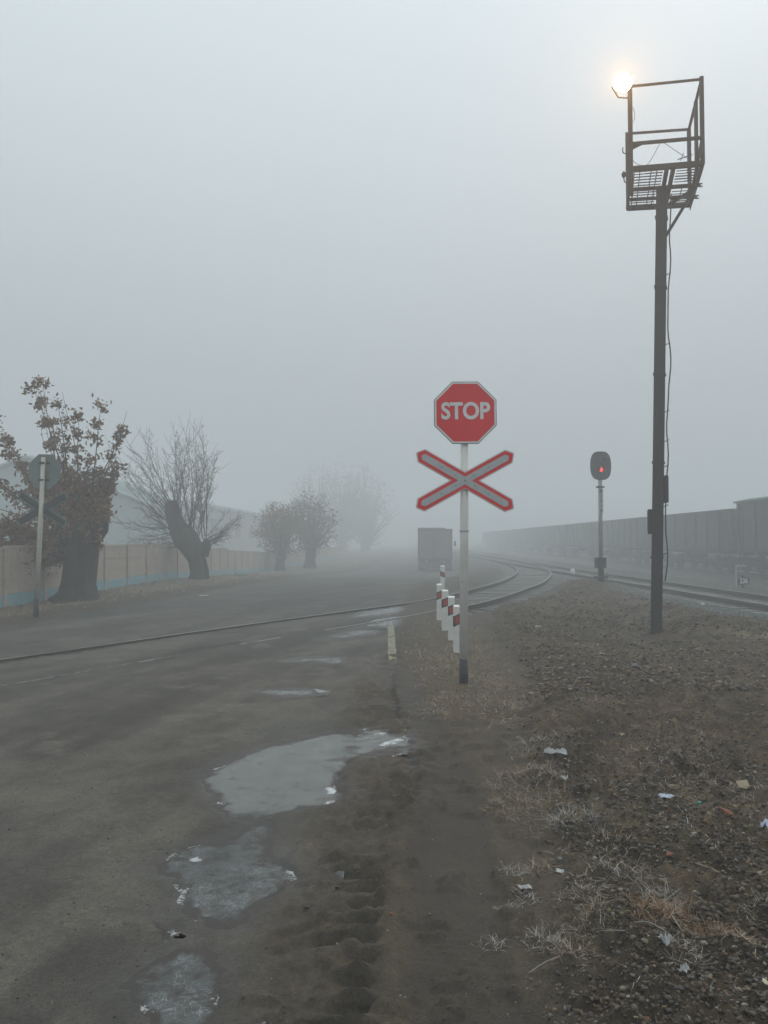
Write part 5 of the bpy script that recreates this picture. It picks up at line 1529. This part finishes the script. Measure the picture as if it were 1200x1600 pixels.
tuft(.75, 3.78, 90, .065, .06, 'straw', 'straw sprig beside a torn white scrap on the mud', 10)
tuft(.43, 3.12, 45, .055, .05, 'frost_straw', 'tiny frosted sprig farthest left on the dark mud track', 11)
tuft(.63, 3.08, 110, .075, .055, 'frost_straw', 'frosted tuft low in the middle of the muddy verge', 12)
tuft(.63, 3.48, 60, .055, .045, 'frost_straw', 'thin frosted sprig below the clouded plastic film', 13)
tuft(.72, 2.95, 60, .06, .07, 'straw', 'few long straws sticking out low on the mud', 14)
tuft(1.12, 3.55, 120, .12, .06, 'frost_straw', 'sparse frosted weed between the brick lump and the rusty heap', 15)
tuft(1.14, 3.9, 150, .14, .06, 'straw', 'sparse tan weed left of the brick lump', 16)
tuft(1.08, 2.80, 90, .06, .07, 'frost_straw', 'withered broad plant beside the crumpled white bag', 17)
tuft(1.52, 3.17, 60, .10, .06, 'frost_straw', 'long frosted stalks at the lower right edge', 18, .4, -.4)
tuft(.88, 3.45, 90, .11, .05, 'frost_straw', 'faint frosted weed above the small straw tuft', 19)
tuft(.55, 3.40, 40, .05, .04, 'frost_straw', 'small frosted sprig left of the clouded plastic film', 20)

# straw and withered stems nobody could count
def straw_stuff(name, n, y0, y1, mask, L, mat, seed):
    r = random.Random(seed); mb = MB()
    xs, ys, hs = scatter_points(n, y0, y1, mask)
    for x, y, h in zip(xs, ys, hs):
        d = Vector((r.gauss(0, 1), r.gauss(0, 1), abs(r.gauss(.1, .45))))
        blade(mb, Vector((x, y, h + .002)), d, L * r.uniform(.4, 1.4) * (1 + .02 * y), .0009 + .00022 * y, .5, r)
    o = mb.build(name, M[mat]); tag(o, kind='stuff')
straw_stuff('dry_grass', 5200, 6.0, 17, lambda F, x, y: F['tan'] * (.25 + .75 * (fbm(x, y, 2.5, 3, 91) > 0)), .06, 'straw', 31)
straw_stuff('dry_grass', 4200, 2.2, 12, lambda F, x, y: F['rubble'] * (fbm(x, y, 1.5, 3, 93) > .12) * sstep(2.3, 4.2, y), .045, 'straw', 32)
straw_stuff('frosted_stems', 1500, 2.2, 10, lambda F, x, y: np.clip(F['rubble'] * (x < .35 * y + .6) + .15 * F['tan'], 0, 1) * (fbm(x, y, 1.9, 3, 95) > .1) * sstep(2.3, 4.2, y), .03, 'frost_straw', 33)
straw_stuff('dry_grass', 4200, 14, 42, lambda F, x, y: F['left'] * (x > -8.6) * (fbm(x, y, 1.0, 3, 97) > -.1), .10, 'straw', 34)

def scrap(name, x, y, w, l, hgt, mat, label, cat, seed, rot=0, lift=.0):
    w *= .70; l *= .70; hgt *= .8; r = random.Random(seed); n = 12; vs = []; fs = []
    ph = [r.uniform(0, 6) for _ in range(6)]
    for i in range(n + 1):
        for j in range(n + 1):
            u, v = i / n - .5, j / n - .5
            e = 1 + .25 * math.sin(5 * u + ph[0]) * math.cos(4 * v + ph[1])
            px, py = u * w * e + r.gauss(0, w * .02), v * l * (1 + .3 * math.sin(4 * u + ph[2])) + r.gauss(0, l * .02)
            z = hgt * (.5 + .32 * math.sin(9 * u + ph[3] + 2 * v) * math.cos(7 * v + ph[4]) + .25 * math.sin(17 * u - 11 * v + ph[5])) * (1 - (2 * abs(v)) ** 3 * .6) + r.gauss(0, hgt * .08)
            vs.append((px, py, max(0, z)))
    for i in range(n):
        for j in range(n):
            a = i * (n + 1) + j; fs.append((a, a + n + 1, a + n + 2, a + 1))
    mb = MB(); mb.add(vs, fs)
    o = mb.build(name, M[mat], None, smooth=False, loc=(x, y, H(x, y) + .004 + lift), rot=(0, 0, rot))
    s = o.modifiers.new('thickness', 'SOLIDIFY'); s.thickness = .0015
    tag(o, label, cat)
scrap('plastic_strip', 1.20, 5.42, .20, .07, .05, 'litter_white', 'crumpled white plastic strip in the straw at the rubble edge', 'litter', 1, -.15)
scrap('plastic_scrap', 1.14, 4.95, .085, .06, .04, 'litter_white', 'torn white plastic scrap just below the crumpled strip', 'litter', 2, .6)
scrap('wrapper', 1.65, 4.54, .11, .05, .025, 'litter_blue', 'pale blue wrapper lying on the rubble', 'litter', 3, -.3)
scrap('paper_scrap', .85, 3.76, .065, .04, .012, 'litter_white', 'torn white paper scrap on the mud beside two sprigs', 'litter', 4, -.5)
scrap('paper_scrap', .87, 3.86, .03, .03, .02, 'litter_clear', 'tiny grey crumpled scrap above the torn white paper', 'litter', 14, .5)
scrap('plastic_film', .64, 3.56, .085, .06, .012, 'litter_clear', 'clouded piece of plastic film on the dark mud', 'litter', 5, .1)
scrap('plastic_bag', 1.03, 2.85, .055, .06, .05, 'litter_white', 'small crumpled white bag near the bottom right corner', 'litter', 6, .2)
scrap('plastic_bag', 1.05, 2.74, .06, .04, .035, 'litter_white', 'twisted white scrap just below the small crumpled bag', 'litter', 7, .7)
scrap('cardboard_piece', 1.32, 2.66, .07, .10, .008, 'litter_yellow', 'pale yellow card at the bottom right edge', 'litter', 8, .4)
scrap('wrapper', 2.02, 4.10, .09, .09, .05, 'litter_blue', 'crumpled bluish wrapper at the right edge of the rubble', 'litter', 9, .7)
scrap('paper_scrap', 2.91, 10.34, .10, .10, .06, 'litter_white', 'white paper ball on the rubble in front of the mast', 'litter', 10)
scrap('paper_scrap', 8.05, 19.6, .28, .2, .08, 'litter_white', 'white rag on the ballast right of the mast', 'litter', 11, .3)
scrap('paper_scrap', -5.15, 22.0, .34, .2, .02, 'litter_white', 'white scrap on the road edge below the bare tree', 'litter', 12, .2)
scrap('paper_scrap', 2.72, 13.6, .14, .12, .05, 'litter_clear', 'grey scrap on the rubble behind the STOP sign', 'litter', 13)
q = MB(); q.tube([(-.02, 0, .008), (.012, 0, .008), (.016, 0, .008), (.028, 0, .008)], [.009, .009, .006, .004], 8)
tag(q.build('bottle_cap', M['litter_teal'], None, True, (1.80, 4.44, H(1.80, 4.44) + .01), (0, .1, .9)), 'small teal bottle piece on the rubble right of the blue wrapper', 'litter')
q = MB(); q.tube([(-.16, 0, .06), (.06, 0, .06), (.12, 0, .06), (.2, 0, .06)], [.06, .06, .03, .028], 12)
tag(q.build('plastic_bottle', M['litter_teal'], None, True, (-6.6, 36.6, H(-6.6, 36.6)), (0, .05, .5)), 'teal plastic bottle lying on the far verge', 'bottle')
# long bare stalks lying about
def stalk(x, y, pts, rad, label, mat='frost_straw'):
    z0 = H(x, y); hh = [H(x + a, y + b) - z0 + c for a, b, c in pts]
    q = MB(); q.tube(catmull([(a, b, h + .004) for (a, b, c), h in zip(pts, hh)], 3), rad, 5)
    tag(q.build('dry_stalk', M[mat], None, True, (x, y, z0)), label, 'dry stalk')
stalk(.86, 3.00, [(-.03, .06, .01), (.0, .03, .02), (.03, -.01, .01), (.045, -.06, .0)], .003, 'curved bleached stalk on the mud left of the white bag')
stalk(1.03, 2.98, [(-.06, .05, .0), (-.01, .02, .02), (.05, -.02, .0)], .003, 'short pale stalk just above the small crumpled bag')
stalk(.60, 2.90, [(-.07, -.03, .0), (0, .0, .01), (.09, .03, .0)], .0022, 'thin straight straw on the mud near the bottom')
stalk(1.50, 3.60, [(-.12, .09, .0), (-.04, .03, .01), (.08, -.06, .0)], .005, 'thick grey stick lying on the lower rubble', 'straw')
stalk(2.15, 8.1, [(-.18, .0, .0), (-.08, .18, .03), (.06, .2, .03), (.18, .08, .0)], .003, 'bent pale stem arched over the rubble in front of the mast')
